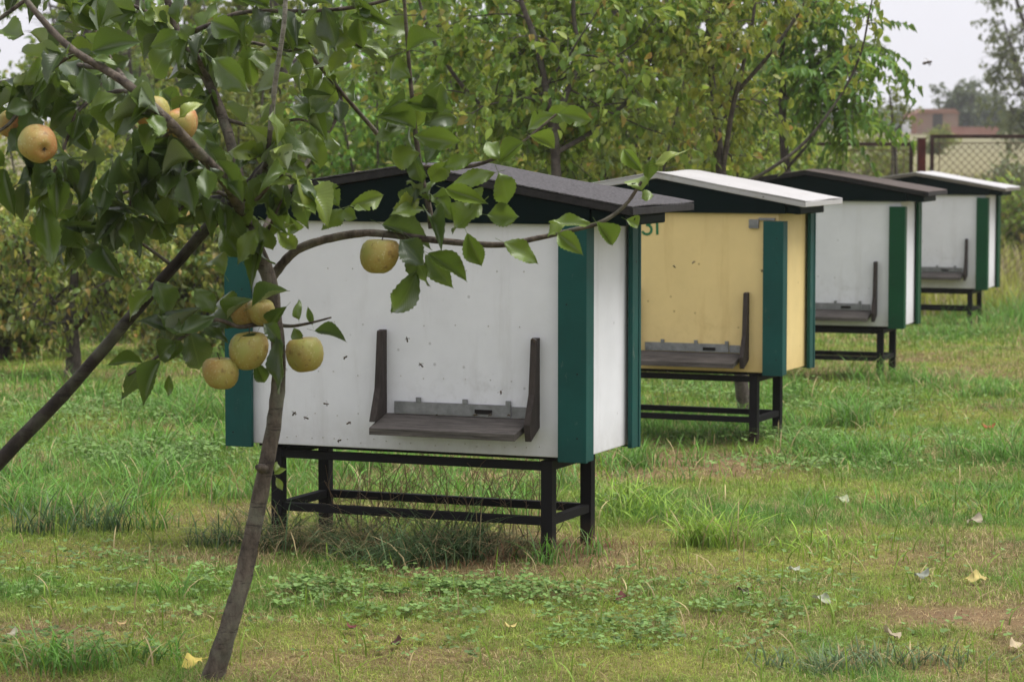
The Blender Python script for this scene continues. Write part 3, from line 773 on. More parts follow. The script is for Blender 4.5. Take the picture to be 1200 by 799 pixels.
def twig(pts, r0, r1, dens=1.0, sides=7):
    TW.append((limb(pts, r0, r1, sides, .04), dens))
# big right-hand branch reaching across the hive front
twig([(318, 326, 7.6), (332, 308, 7.58), (352, 291, 7.56), (388, 279, 7.53), (430, 273, 7.5), (475, 277, 7.5), (525, 283, 7.5), (585, 287, 7.5), (625, 280, 7.5), (665, 271, 7.5), (705, 260, 7.5), (733, 240, 7.5), (752, 213, 7.5)], 6, 1.9, 0)
twig([(285, 245, 7.45), (255, 225, 7.35), (228, 232, 7.3), (200, 255, 7.25)], 3, 1.3, 1.6)
twig([(300, 235, 7.4), (330, 205, 7.3), (352, 215, 7.25)], 2.4, 1.2, 1.3)
# shoot rising from it
twig([(506, 268, 7.5), (502, 240, 7.5), (494, 205, 7.5), (486, 150, 7.5), (479, 70, 7.45), (473, -10, 7.4), (470, -70, 7.4)], 4.0, 1.6, .7)
twig([(496, 196, 7.5), (545, 196, 7.45), (585, 184, 7.4), (615, 165, 7.4), (652, 134, 7.4)], 2.6, 1.4, 0)
twig([(500, 236, 7.5), (520, 230, 7.46), (540, 218, 7.44)], 2.2, 1.4, 0)
# upper limbs
twig([(298, 285, 7.6), (282, 245, 7.4), (262, 210, 7.2), (236, 182, 7.06), (205, 150, 6.98), (182, 128, 6.96), (150, 100, 6.96), (120, 80, 6.98), (88, 61, 7.0), (60, 35, 7.05), (30, 0, 7.1)], 7.5, 3.4, .45)
twig([(290, 262, 7.62), (278, 200, 7.75), (262, 140, 7.85), (245, 98, 7.9), (225, 62, 7.95), (205, 30, 8.0), (190, -30, 8.0)], 7.5, 4.5, 1.2)
twig([(291, 264, 7.62), (287, 240, 7.58), (300, 212, 7.52), (317, 189, 7.46), (322, 175, 7.44)], 8, 5, .8)
twig([(300, 225, 7.5), (312, 190, 7.42), (317, 150, 7.38), (322, 100, 7.35)], 3.2, 2.8, .55)
wp_ = wood_parts; wood_parts = Tubes()
twig([(317, 152, 7.33), (322, 100, 7.3), (333, 25, 7.25), (336, -50, 7.25)], 3.4, 2.4, .35)
pale_twig = wood_parts; wood_parts = wp_
twig([(245, 98, 7.9), (225, 45, 7.8), (250, 28, 7.7), (290, 14, 7.6), (370, 13, 7.5), (440, 4, 7.4), (500, -20, 7.4)], 3.5, 1.8, 1.4)
twig([(300, 290, 7.62), (330, 230, 7.9), (360, 190, 8.1), (400, 120, 8.2), (365, 65, 8.25), (345, 40, 8.3)], 4, 1.5, .6)
twig([(445, 160, 8.3), (400, 108, 8.2), (372, 75, 8.15), (345, 42, 8.1)], 3, 2, .3)
twig([(182, 128, 6.97), (150, 108, 7.1), (120, 112, 7.3), (92, 130, 7.25), (78, 165, 7.2), (60, 210, 7.15)], 3.0, 1.5, 1.5)
twig([(88, 61, 7.1), (55, 85, 7.2), (30, 120, 7.2), (5, 150, 7.15), (-40, 170, 7.1)], 3.2, 1.5, 1.4)
twig([(150, 100, 6.97), (125, 60, 7.6), (105, 20, 7.7), (95, -40, 7.8)], 3, 1.5, 1.2)
twig([(120, 80, 7.1), (60, 75, 7.5), (10, 95, 7.5), (-50, 100, 7.5)], 3, 1.5, 1.3)
twig([(205, 150, 7.0), (180, 175, 7.4), (160, 210, 7.3), (150, 250, 7.25)], 2.8, 1.3, 1.5)
twig([(236, 182, 7.08), (200, 200, 7.5), (150, 225, 7.5), (110, 235, 7.5), (70, 280, 7.45)], 2.5, 1.2, 1.1)
twig([(262, 210, 7.2), (235, 180, 7.4), (215, 165, 7.3), (200, 195, 7.2)], 2.4, 1.2, 1.5)
twig([(205, 30, 8.0), (150, 5, 8.0), (90, -15, 8.1), (20, -30, 8.1)], 3, 1.5, 1.3)
twig([(225, 62, 7.95), (290, 50, 7.9), (340, 60, 7.8), (390, 40, 7.7), (430, 60, 7.7)], 2.6, 1.3, 1.2)
twig([(262, 140, 7.85), (310, 150, 7.8), (350, 140, 7.7), (385, 155, 7.7)], 2.6, 1.3, 1.1)
twig([(30, 0, 7.3), (-20, 40, 7.3), (-60, 100, 7.2), (-80, 180, 7.2)], 2.6, 1.3, 1.2)
# low fruiting spurs
twig([(326, 385, 7.62), (305, 380, 7.5), (280, 383, 7.45), (250, 375, 7.4), (215, 395, 7.38), (175, 425, 7.35), (150, 440, 7.33)], 3.2, 1.3, .3)
twig([(322, 380, 7.6), (342, 382, 7.5), (365, 378, 7.45), (388, 372, 7.42)], 2.6, 1.0, 0)
twig([(300, 300, 7.6), (315, 268, 7.45), (330, 235, 7.4)], 2.6, 1.2, .8)
twig([(200, 310, 7.6), (165, 285, 7.55), (125, 262, 7.5)], 2.4, 1.2, .2)
for o in (wood_parts.build('trunk', M['apple_bark'], apple_tree), pale_twig.build('twig', bark('lichen_bark', (.12, .11, .09), (.36, .34, .29), 60), apple_tree)):
    o.matrix_parent_inverse = Matrix.Translation(-base)

LV = Leaves(FINE)
def leaf_px(b0, b1, w, rnd, Y=7.45, dy=None, face=1.0, which=None, flip=False):
    """explicit leaf from photo pixel b0 (stalk) to b1 (tip), w = width in pixels"""
    dy = random.uniform(-.03, .03) if dy is None else dy
    p, q = at(*b0, Y), at(*b1, Y + dy); d = q - p
    nrm = Vector((random.gauss(0, .25), -face, random.uniform(.1, .5)))
    if flip: nrm = -nrm
    LV.add(np.array(p), np.array(d.normalized()), np.array(nrm), d.length * 1.03, max(w, 8) * 1.05 * Y / F_PX, rnd, which)
EXPL = [((300, 240), (322, 215), 22, .6), ((310, 235), (340, 250), 22, .65), ((295, 255), (270, 235), 24, .4), ((305, 265), (318, 300), 20, .6), ((288, 230), (262, 210), 24, .5), ((318, 200), (352, 190), 24, .65), ((250, 365), (228, 335), 24, .45), ((268, 372), (292, 345), 20, .5), ((240, 380), (268, 402), 20, .15), ((300, 392), (278, 432), 20, .12), ((215, 392), (180, 372), 22, .35), ((345, 385), (352, 405), 14, .4), ((310, 380), (332, 402), 18, .15), ((75, 180), (92, 240), 30, .08), ((110, 190), (100, 250), 26, .1), ((140, 185), (160, 245), 34, .12), ((160, 180), (175, 250), 30, .05), ((128, 200), (118, 262), 26, .3), ((60, 250), (45, 300), 24, .5), ((88, 255), (100, 300), 26, .12), ((150, 235), (185, 270), 26, .45), ((215, 200), (235, 255), 30, .2), ((205, 225), (180, 280), 26, .5), ((30, 215), (20, 270), 26, .15), ((5, 200), (15, 255), 26, .3), ((255, 190), (285, 235), 26, .3), ((60, 120), (110, 105), 34, .3), ((20, 105), (85, 128), 40, .25), ((95, 95), (60, 60), 30, .15), ((110, 60), (165, 45), 34, .12), ((250, 70), (300, 110), 34, .45), ((280, 40), (240, 20), 28, .5), ((200, 60), (165, 90), 28, .3), ((150, 70), (115, 90), 28, .2), ((100, 290), (140, 315), 24, .1), ((45, 230), (80, 262), 22, .4), ((178, 105), (160, 140), 24, .15), ((190, 108), (215, 132), 22, .4), ((225, 118), (205, 150), 22, .3), ((35, 150), (5, 178), 26, .15), ((12, 120), (30, 158), 24, .3), ((196, 120), (170, 168), 28, .15), ((238, 120), (200, 150), 24, .3), ((225, 150), (238, 190), 24, .5), ((20, 165), (45, 222), 30, .08), ((30, 160), (62, 215), 24, .05), ((10, 130), (42, 118), 22, .3), ((170, 165), (185, 215), 34, .08), ((195, 170), (160, 220), 30, .05), ((240, 165), (262, 215), 30, .2), ((322, 555), (336, 548), 7, .8), ((324, 560), (332, 575), 8, .75), ((322, 552), (326, 535), 6, .8), ((488, 318), (460, 392), 27, .35), ((478, 285), (508, 345), 30, .15), ((500, 300), (530, 340), 22, .45), ((503, 298), (556, 332), 24, .5), ((470, 282), (500, 316), 30, .1),
        ((548, 275), (566, 316), 24, .6), ((592, 285), (638, 307), 25, .65), ((655, 275), (684, 298), 22, .6), ((700, 262), (722, 291), 24, .6), ((735, 258), (762, 270), 16, .6), ((690, 262), (640, 268), 20, .65), ((662, 258), (640, 275), 18, .7),
        ((752, 200), (727, 170), 18, .75), ((768, 192), (813, 176), 18, .85), ((752, 222), (745, 190), 30, .75), ((760, 210), (762, 178), 16, .3), ((752, 232), (766, 226), 14, .7),
        ((562, 240), (520, 276), 46, .7), ((572, 252), (612, 256), 26, .65), ((524, 222), (573, 238), 20, .75), ((585, 204), (606, 246), 26, .6), ((578, 203), (526, 216), 20, .65), ((520, 196), (560, 182), 18, .6),
        ((560, 240), (545, 226), 30, .6), ((450, 264), (511, 288), 30, .08), ((489, 218), (464, 258), 26, .12), ((402, 247), (377, 270), 20, .6), ((402, 247), (421, 257), 16, .6),
        ((396, 240), (372, 205), 22, .7), ((393, 233), (361, 228), 15, .6), ((412, 241), (462, 226), 22, .7), ((415, 245), (432, 243), 10, .65), ((330, 190), (358, 230), 34, .6), ((322, 222), (337, 276), 30, .6), ((340, 255), (352, 278), 18, .6),
        ((370, 388), (411, 398), 17, .2), ((297, 358), (341, 331), 20, .35), ((278, 365), (245, 328), 26, .55), ((182, 330), (214, 384), 36, .2), ((178, 342), (139, 374), 24, .6), ((205, 402), (166, 425), 24, .15), ((165, 430), (142, 469), 22, .2),
        ((222, 386), (244, 460), 36, .1), ((326, 395), (336, 460), 26, .1), ((300, 425), (312, 452), 18, .2), ((165, 425), (120, 422), 13, .4), ((198, 440), (197, 461), 10, .5), ((280, 378), (225, 372), 26, .2), ((250, 372), (205, 398), 22, .25),
        ((335, 360), (312, 385), 18, .25), ((350, 375), (344, 350), 9, .5), ((366, 380), (360, 358), 8, .6), ((280, 300), (258, 262), 26, .6), ((300, 270), (276, 310), 24, .65), ((290, 250), (300, 300), 24, .6), ((262, 320), (238, 280), 26, .65),
        ((50, 240), (62, 320), 26, .55), ((75, 265), (135, 268), 14, .05), ((120, 290), (140, 330), 30, .15), ((640, 140), (672, 128), 20, .65), ((648, 136), (610, 150), 22, .7), ((622, 160), (655, 175), 20, .75), ((655, 134), (700, 140), 22, .6),
        ((612, 168), (580, 190), 22, .6), ((585, 186), (560, 160), 20, .65), ((505, 140), (520, 90), 26, .15), ((478, 120), (525, 128), 20, .55), ((490, 180), (440, 190), 28, .55), ((485, 150), (440, 130), 28, .5), ((480, 90), (440, 65), 26, .55),
        ((478, 60), (520, 40), 24, .6), ((486, 160), (540, 168), 24, .55), ((380, 10), (402, 60), 30, .05), ((480, 40), (450, 20), 26, .6)]
for e in EXPL:
    leaf_px(e[0], e[1], e[2], min(1, max(0, e[3] + random.gauss(0, .05))), Y=(7.42 if e[0][0] > 270 or e[0][1] > 310 else 7.2) + random.gauss(0, .05))
# leaves in loose spurs along every twig
for P, dens in TW:
    if dens <= 0: continue
    L = np.linalg.norm(np.diff(P, axis=0), axis=1).sum()
    ns = int(L / .060 * dens)
    for i in range(ns):
        t_ = random.uniform(.12, 1) * (len(P) - 1); i0 = min(int(t_), len(P) - 2); p = P[i0] + (P[i0 + 1] - P[i0]) * (t_ - i0)
        if p[0] < -3: continue
        ax = P[i0 + 1] - P[i0]; ax /= np.linalg.norm(ax)
        left = p[0] < -.75
        for _ in range(random.choice((1, 2, 2, 3))):
            d = ax * random.uniform(-.1, .7) + RNG.normal(0, .6, 3) + np.array([0, -.15, -.55 if left else -.2])
            d /= np.linalg.norm(d)
            nrm = np.array([random.gauss(0, .4), random.gauss(-.65, .45), random.uniform(.1, 1)])
            L_ = random.uniform(.085, .135) * (1 if random.random() > .15 else .65)
            LV.add(p + d * .03, d, nrm, L_, L_ * random.uniform(.40, .56), np.clip(random.gauss(.34 if left else .56, .26), 0, 1))
M['apple_leaf'] = leafmat('apple_leaves', [(0, (.035, .058, .03)), (.25, (.055, .10, .024)), (.55, (.11, .18, .026)), (.8, (.185, .265, .036)), (1, (.27, .33, .05))],
                          back=(.24, .28, .21), backmix=.7, gloss=.32, trans=.28, veins=True, thru=(.18, .27, .03))
o = LV.build('crown', M['apple_leaf'], apple_tree); o.matrix_parent_inverse = Matrix.Translation(-base)

# the dark pole leaning up into the tree
p0, p1 = at(-232, 705, 7.75), None
tb = Tubes()
q0, q1 = at(0, 540, 7.72), at(318, 187, 7.52)
dirv = (q0 - q1); low = q0 + dirv * ((q0.z + .02) / -dirv.z)
P, R = smooth_path([low, q0, at(75, 462, 7.68), at(150, 375, 7.63), at(235, 276, 7.58), at(285, 225, 7.54), q1], np.array([10, 9, 8, 7.2, 6.8, 6.8, 6.5]) * px2m, 6)
tb.add(P, R, 10, .05, cap=True)
o = tb.build('support_pole', M['pole_wood']); tag(o, 'dark bark covered pole leaning diagonally into the apple tree as a prop', 'pole')

# apples: each hangs by its own stem
ma, t, b = new_mat('apple_skin')
tc = N(t, 'ShaderNodeTexCoord').outputs['Object']
info = N(t, 'ShaderNodeObjectInfo').outputs['Random']
blush = N(t, 'ShaderNodeAttribute', attribute_name='blush', attribute_type='OBJECT').outputs['Fac']
n1 = noise(t, 14, 4, .6, tc); n2 = noise(t, 170, 2, .5, tc); n3 = noise(t, 30, 5, .7, tc, (3, 3, .5))
sep = N(t, 'ShaderNodeSeparateXYZ'); t.links.new(tc, sep.inputs[0])
c = mixc(t, ramp(t, n1, [(.3, (0, 0, 0)), (.7, (1, 1, 1))]), (.29, .32, .08), (.34, .245, .065))
mr = N(t, 'ShaderNodeMapRange'); mr.inputs[1].default_value = -.06; mr.inputs[2].default_value = .06; t.links.new(sep.outputs['X'], mr.inputs[0])
mm = N(t, 'ShaderNodeMath', operation='MULTIPLY'); t.links.new(mr.outputs[0], mm.inputs[0]); t.links.new(n3, mm.inputs[1])
m2 = N(t, 'ShaderNodeMath', operation='MULTIPLY'); t.links.new(mm.outputs[0], m2.inputs[0]); t.links.new(blush, m2.inputs[1])
c = mixc(t, m2.outputs[0], c, (.46, .11, .07))
c = mixc(t, ramp(t, n2, [(.60, (0, 0, 0)), (.68, (.7,) * 3)]), c, (.46, .41, .20))
c = mixc(t, ramp(t, noise(t, 55, 4, .65, tc), [(.57, (0, 0, 0)), (.68, (.6,) * 3)]), c, (.15, .10, .035))
t.links.new(c, b.inputs['Base Color']); b.inputs['Roughness'].default_value = .5; b.inputs['Specular IOR Level'].default_value = .3
prof = [(0, .030), (.008, .031), (.018, .039), (.028, .0445), (.0395, .0415), (.049, .031), (.0535, .014), (.0525, -.005), (.0475, -.0225), (.0385, -.036), (.0275, -.0440), (.019, -.047), (.010, -.043), (.004, -.040), (0, -.040)]
def apple_mesh():
    seg = 28; V = []; F = []
    for i, (r, z) in enumerate(prof):
        for k_ in range(seg):
            a_ = k_ / seg * 2 * math.pi
            f = 1 + .025 * math.sin(5 * a_) * (1 if z < 0 else .5) + .03 * math.sin(2 * a_ + 1 + z * 20)
            V.append((r * f * math.cos(a_) + z * .05, r * f * math.sin(a_), z + r * .06 * math.cos(a_ + .7)))
    for i in range(len(prof) - 1):
        for k_ in range(seg): F.append((i * seg + k_, i * seg + (k_ + 1) % seg, (i + 1) * seg + (k_ + 1) % seg, (i + 1) * seg + k_))
    me = np_mesh('apple', np.array(V), [np.array(F)[:, ::-1]], ma)
    return me
ame = apple_mesh()
tb = Tubes(); P, _ = smooth_path([(0, 0, .030), (.003, 0, .045), (.008, .002, .062)], None, 4); tb.add(P, .0016, 6); so = tb.build('stem', M['twig_bark']); sme = so.data; bpy.data.objects.remove(so)
tb = Tubes()
for k_ in range(5):
    a_ = k_ * 1.257; tb.add([(0, 0, -.041), (.004 * math.cos(a_), .004 * math.sin(a_), -.043), (.007 * math.cos(a_), .007 * math.sin(a_), -.0475)], [.0018, .0016, .0004], 4)
so = tb.build('calyx', M['twig_bark']); cme = so.data; bpy.data.objects.remove(so)
for px, py, r, Y, rot, bl, lab in [
        (445, 300, 23, 7.45, (.05, .08, .4), .45, 'yellow apple hanging alone under the right branch before the white hive'),
        (357, 415, 23, 7.45, (-.08, .1, 2.0), .5, 'rounded apple on the right of the low cluster, against the white hive'),
        (291, 411, 24, 7.42, (.1, -.1, 1.0), .35, 'large yellow apple in the middle of the low cluster left of the trunk'),
        (259, 437, 21, 7.40, (0, .05, 3.0), .55, 'lowest apple of the low cluster, half behind a dark hanging leaf'),
        (287, 368, 18, 7.50, (.1, .0, 5.0), .5, 'upper left apple of the pair above the low cluster'),
        (306, 366, 17, 7.46, (-.1, .2, 4.0), .3, 'upper right apple of the pair, touching the trunk'),
        (45, 169, 23, 6.95, (-1.25, 0, .55), 1.3, 'pink cheeked apple at the far left showing its open end'),
        (178, 132, 21, 7.06, (.2, .2, 2.6), 1.8, 'red blushed apple behind the dark upper branch'),
        (213, 146, 20, 7.10, (.0, -.3, 1.3), 1.7, 'orange apple right of the one behind the dark upper branch'),
        (14, 146, 17, 7.30, (.3, .3, .2), 1.9, 'reddish apple at the left edge half hidden above the pink cheeked one')]:
    s = r * Y / F_PX / .0535
    o = link('apple', ame); o.location = at(px, py, Y); o.rotation_euler = rot; o.scale = (s, s * .98, s * 1.0); o['blush'] = bl
    tag(o, lab, 'apple', 'apples hanging in the apple tree')
    link('stem', sme, o); link('calyx', cme, o)

# ------------------------------------------------------------------ trees and bushes behind
LM = {}
LM['olive'] = leafmat('olive_leaves', [(0, (0.109, 0.165, 0.029)), (.4, (0.240, 0.308, 0.051)), (.7, (0.413, 0.417, 0.066)), (.9, (0.514, 0.500, 0.087)), (1, (0.514, 0.286, 0.079))], back=(.22, .24, .12), trans=.45)
LM['orchard'] = leafmat('orchard_leaves', [(0, (0.082, 0.172, 0.033)), (.4, (0.183, 0.323, 0.045)), (.75, (0.369, 0.481, 0.069)), (.93, (0.487, 0.503, 0.091)), (1, (0.487, 0.344, 0.091))], back=(.24, .27, .16), trans=.45)
LM['green'] = leafmat('green_leaves', [(0, (0.073, 0.187, 0.028)), (.5, (0.143, 0.373, 0.045)), (.85, (0.311, 0.493, 0.069)), (1, (0.522, 0.493, 0.091))], back=(.15, .22, .09), trans=.42)
LM['pinnate'] = leafmat('pinnate_leaves', [(0, (0.043, 0.118, 0.024)), (.5, (0.086, 0.218, 0.036)), (.85, (0.170, 0.363, 0.048)), (1, (0.340, 0.490, 0.060))], back=(.09, .16, .06), trans=.45)
LM['russet'] = leafmat('russet_leaves', [(0, (0.092, 0.161, 0.047)), (.35, (0.185, 0.296, 0.052)), (.65, (0.395, 0.404, 0.073)), (.88, (0.580, 0.351, 0.105)), (1, (0.600, 0.486, 0.193))], back=(.2, .19, .11), trans=.35)
LM['yellow'] = leafmat('yellow_green_leaves', [(0, (.06, .09, .02)), (.5, (.15, .18, .035)), (.85, (.28, .28, .05)), (1, (.34, .27, .05))], back=(.2, .22, .08), trans=.45)
LM['dark'] = leafmat('dark_shrub_leaves', [(0, (.015, .03, .012)), (.6, (.03, .055, .018)), (1, (.06, .085, .025))], back=(.07, .09, .05), trans=.25)
LM['grey'] = leafmat('grey_willow_leaves', [(0, (0.085, 0.108, 0.055)), (.5, (0.152, 0.183, 0.090)), (1, (0.254, 0.267, 0.124))], back=(.22, .24, .19), trans=.3)
LM['spruce'] = leafmat('spruce_needles', [(0, (.03, .045, .04)), (1, (.07, .095, .085))], back=(.08, .1, .09), trans=.1)

def rand_unit(): 
    v = RNG.normal(size=3); return v / np.linalg.norm(v)

def tree(name, label, cat, base, stems, n_br0, blen0, n_tw0, tlen0, step, leaf, mat, bark_m=None, el=(-.1, .7), droop=.25, leaf_droop=.5, tmin=.2, bias=None, group=None, wid=.5, rn=(.5, .22), pinnate=False, tmpl=None, two=1):
    """stems: list of (points, r0, r1) in world space; branches, twigs and leaves grow from them"""
    root = empty(name, base); tag(root, label, cat, group)
    tb = Tubes(); lv = Leaves(tmpl or COARSE)
    inv = Matrix.Translation(-Vector(base))
    for pts, r0, r1, *ov in stems:
        n_br, blen, n_tw, tlen = ov[0] if ov else (n_br0, blen0, n_tw0, tlen0)
        P, R = smooth_path(pts, np.linspace(r0, r1, len(pts)), 6)
        tb.add(P, R, 8, .05)
        for bi in range(n_br):
            t_ = (tmin + (1 - tmin) * (bi + random.random()) / n_br) * (len(P) - 1); i0 = min(int(t_), len(P) - 2)
            p = P[i0] + (P[i0 + 1] - P[i0]) * (t_ - i0)
            az = random.uniform(0, 6.283); e_ = random.uniform(*el)
            d = np.array([math.cos(az) * math.cos(e_), math.sin(az) * math.cos(e_), math.sin(e_)])
            if bias is not None: d = d + np.array(bias); d /= np.linalg.norm(d)
            L = blen * random.uniform(.55, 1.05) * (1.15 - .45 * t_ / (len(P) - 1))
            Q = [p]
            for s_ in range(6):
                Q.append(Q[-1] + d * L / 6); d = d + RNG.normal(0, .16, 3) + np.array([0, 0, -droop * .22]); d /= np.linalg.norm(d)
            Q = np.array(Q); r_b = max(R[i0] * .42, .004)
            tb.add(Q, np.linspace(r_b, r_b * .3, len(Q)), 5)
            for ti in range(n_tw):
                u = random.uniform(.15, 1) * 6; j = min(int(u), 5); s0 = Q[j] + (Q[j + 1] - Q[j]) * (u - j)
                dd = (Q[j + 1] - Q[j]) / (L / 6) * .7 + rand_unit() * .9 + np.array([0, 0, -droop * .3]); dd /= np.linalg.norm(dd)
                Lt = tlen * random.uniform(.5, 1.1)
                e1 = s0 + dd * Lt * .5; dd2 = dd + np.array([0, 0, -droop * .5]) + RNG.normal(0, .15, 3); dd2 /= np.linalg.norm(dd2)
                e2 = e1 + dd2 * Lt * .5
                tb.add(np.array([s0, e1, e2]), [r_b * .3, r_b * .22, r_b * .1], 3)
                nl = max(2, int(Lt / step)) * two; v = RNG.uniform(.1, 1, nl)
                pos = np.where(v[:, None] < .5, s0 + (e1 - s0) * v[:, None] * 2, e1 + (e2 - e1) * (v[:, None] * 2 - 1))
                pos = pos + RNG.normal(0, leaf * .25, (nl, 3))
                ld = dd2 * .45 + RNG.normal(0, .55, (nl, 3)) + np.array([0, 0, -leaf_droop])
                nr = RNG.normal(0, .5, (nl, 3)) + np.array([0, -.15, .8])
                Ls = leaf * RNG.uniform(.6, 1.2, nl)
                lr = np.clip(RNG.normal(rn[0], rn[1], nl) + random.gauss(0, .06), 0, 1)
                if pinnate:
                    # compound leaves: leaflets in pairs along a rachis
                    for k_ in range(0, nl):
                        rl = leaf * random.uniform(3.2, 5.0); a0 = ld[k_] * np.array([1, 1, .6]) + np.array([0, 0, .1]); a0 /= np.linalg.norm(a0)
                        n0 = np.array([0, -.2, 1.]) + RNG.normal(0, .2, 3); sd_ = np.cross(a0, n0); sd_ /= np.linalg.norm(sd_)
                        m_ = 7; tt = np.linspace(.2, 1, m_)
                        rp = pos[k_] + a0 * rl * tt[:, None] + np.array([0, 0, -.35 * rl]) * (tt ** 2)[:, None]
                        tb.add(np.vstack([pos[k_][None], rp]), .0025, 3)
                        for sg in (-1, 1):
                            q_ = a0 * .5 + sd_ * sg * .9 + np.array([0, 0, -.55]) + RNG.normal(0, .12, (m_, 3))
                            lv.add(rp, q_, n0 + RNG.normal(0, .2, (m_, 3)), leaf * RNG.uniform(.8, 1.15, m_), leaf * .36, np.clip(lr[k_] + RNG.normal(0, .08, m_), 0, 1))
                else:
                    lv.add(pos, ld, nr, Ls, Ls * wid * RNG.uniform(.8, 1.2, nl), lr)
    o = tb.build('trunk', bark_m or M['tree_bark'], root); o.matrix_parent_inverse = inv
    o = lv.build('crown', mat, root); o.matrix_parent_inverse = inv
    return root

def bush_stems(p, n, h, spread, r=.012):
    out_ = []
    for i in range(n):
        a_ = i / n * 6.283 + random.uniform(-.3, .3); s = spread * random.uniform(.4, 1)
        hh = h * random.uniform(.7, 1)
        out_.append(([p + Vector((.03 * math.cos(a_), .03 * math.sin(a_), -.02)), p + Vector((s * .35 * math.cos(a_), s * .35 * math.sin(a_), hh * .45)),
                      p + Vector((s * math.cos(a_), s * math.sin(a_), hh))], r, r * .3))
    return out_

# young fruit tree behind the yellow hive, two leaning stems
gp = ground_at(874, 487); Y = gp.y
tree('fruit_tree', 'olive leaved fruit tree with two thin leaning stems rising behind the yellow hive', 'tree', gp,
     [([gp - Vector((0, 0, .03)), at(864, 400, Y), at(858, 300, Y), at(846, 215, Y), at(840, 150, Y), at(832, 60, Y + .1), at(826, -60, Y + .2), at(820, -220, Y + .2)], .042, .007),
      ([at(846, 205, Y), at(858, 130, Y - .1), at(870, 80, Y - .2), at(884, 10, Y - .2), at(890, -120, Y - .2)], .017, .006),
      ([at(852, 225, Y), at(900, 200, Y - .1), at(945, 165, Y - .1), at(985, 112, Y - .1), at(1008, 65, Y - .1), at(1018, 20, Y - .1), at(1024, -10, Y - .1)], .012, .0035, (10, .10, 2, .12)),
      ([at(862, 110, Y - .1), at(905, 60, Y - .3), at(945, 0, Y - .4), at(970, -60, Y - .4)], .013, .006, (5, .3, 4, .25))],
     12, .50, 8, .32, .026, .062, LM['olive'], el=(-.3, .7), droop=.6, leaf_droop=.8, tmin=.50, rn=(.5, .30), wid=.5)
# orchard tree with a forked trunk
Y = 15.3; gp = Vector((at(655, 300, Y).x, Y, float(gz(.2, Y))))
tree('orchard_tree', 'large orchard tree with a dark forked trunk behind the two nearest hives', 'tree', gp,
     [([gp - Vector((0, 0, .03)), at(653, 300, Y), at(652, 205, Y), at(648, 150, Y), at(641, 110, Y), at(628, 50, Y), at(605, -20, Y), at(590, -140, Y)], .036, .010),
      ([at(650, 155, Y), at(662, 115, Y), at(679, 70, Y + .1), at(672, 0, Y + .2), at(690, -130, Y + .2)], .021, .008),
      ([at(650, 170, Y), at(600, 150, Y + .3), at(545, 105, Y + .4), at(500, 30, Y + .4), at(480, -60, Y + .4)], .016, .008),
      ([at(651, 180, Y), at(700, 150, Y + .2), at(745, 105, Y + .3), at(775, 30, Y + .3), at(790, -60, Y + .3)], .016, .008)],
     15, .75, 10, .36, .027, .072, LM['orchard'], el=(-.5, .7), droop=.4, leaf_droop=.5, tmin=.30, rn=(.46, .30), wid=.56, bias=(0, .45, 0))
# compound-leaved tree reaching towards the sky
Y = 19.5; gp = Vector((at(925, 300, Y).x, Y, float(gz(2, Y))))
tree('walnut_tree', 'dark green tree with long drooping compound leaves against the pale sky', 'tree', gp,
     [([gp - Vector((0, 0, .03)), at(925, 260, Y), at(918, 160, Y), at(915, 60, Y), at(905, -60, Y), at(900, -200, Y)], .04, .012),
      ([at(920, 200, Y), at(950, 165, Y - .2), at(965, 135, Y - .3), at(980, 112, Y - .3), at(992, 95, Y - .3)], .012, .005),
      ([at(917, 120, Y), at(945, 85, Y - .2), at(980, 62, Y - .2), at(1008, 52, Y - .2)], .012, .005),
      ([at(915, 60, Y), at(925, 30, Y - .2), at(940, 0, Y - .2)], .022, .008)],
     8, .30, 3, .18, .075, .085, LM['pinnate'], el=(-.1, .7), droop=.3, leaf_droop=.35, tmin=.46, pinnate=True, bias=(.15, -.15, 0))
# dense shrubs and trees closing the view
Yt = [('lilac_bush', 'bright green bush seen through the apple twigs above the nearest hive', 'bush', 445, 20.5, 2.5, .75, LM['green'], .070, 12, 9),
      ('hazel_bush', 'tall yellow green bush glowing behind the apple tree crown', 'bush', 285, 24.5, 2.6, .8, LM['yellow'], .075, 12, 9),
      ('elder_bush', 'dull green bush between the nearest hive and the forked orchard tree', 'bush', 560, 21.5, 2.6, .8, LM['orchard'], .070, 12, 9),
      ('plum_bush', 'olive green bush right of the forked orchard trunk', 'bush', 740, 19.5, 2.4, .8, LM['olive'], .068, 13, 9),
      ('dogwood_bush', 'dense bush with yellowing leaves behind the yellow hive', 'bush', 860, 22.5, 2.2, .7, LM['orchard'], .070, 12, 9),
      ('privet_bush', 'tall olive bush at the left edge beside the russet shrubs', 'bush', 40, 25.5, 2.2, .9, LM['olive'], .07, 12, 9),
      ('hornbeam_bush', 'mid green bush standing behind the russet shrubs on the left', 'bush', 165, 27.0, 2.4, 1.0, LM['orchard'], .075, 12, 9),
      ('spirea_bush', 'tangled olive shrub reaching the ground behind the dwarf fruit tree', 'bush', 140, 23.5, 1.5, .75, LM['olive'], .07, 11, 9),
      ('currant_bush', 'russet and olive shrub on the lawn between left trunk and nearest hive', 'bush', 228, 21.0, 1.4, .55, LM['russet'], .075, 9, 7),
      ('rose_bush', 'low russet shrub at the left edge of the lawn', 'bush', 0, 20.5, 1.25, .6, LM['russet'], .075, 9, 7),
      ('willow_bush', 'low yellowish bush by the mesh fence under the dark green tree', 'bush', 985, 31.0, 1.0, .6, LM['yellow'], .09, 9, 7)]
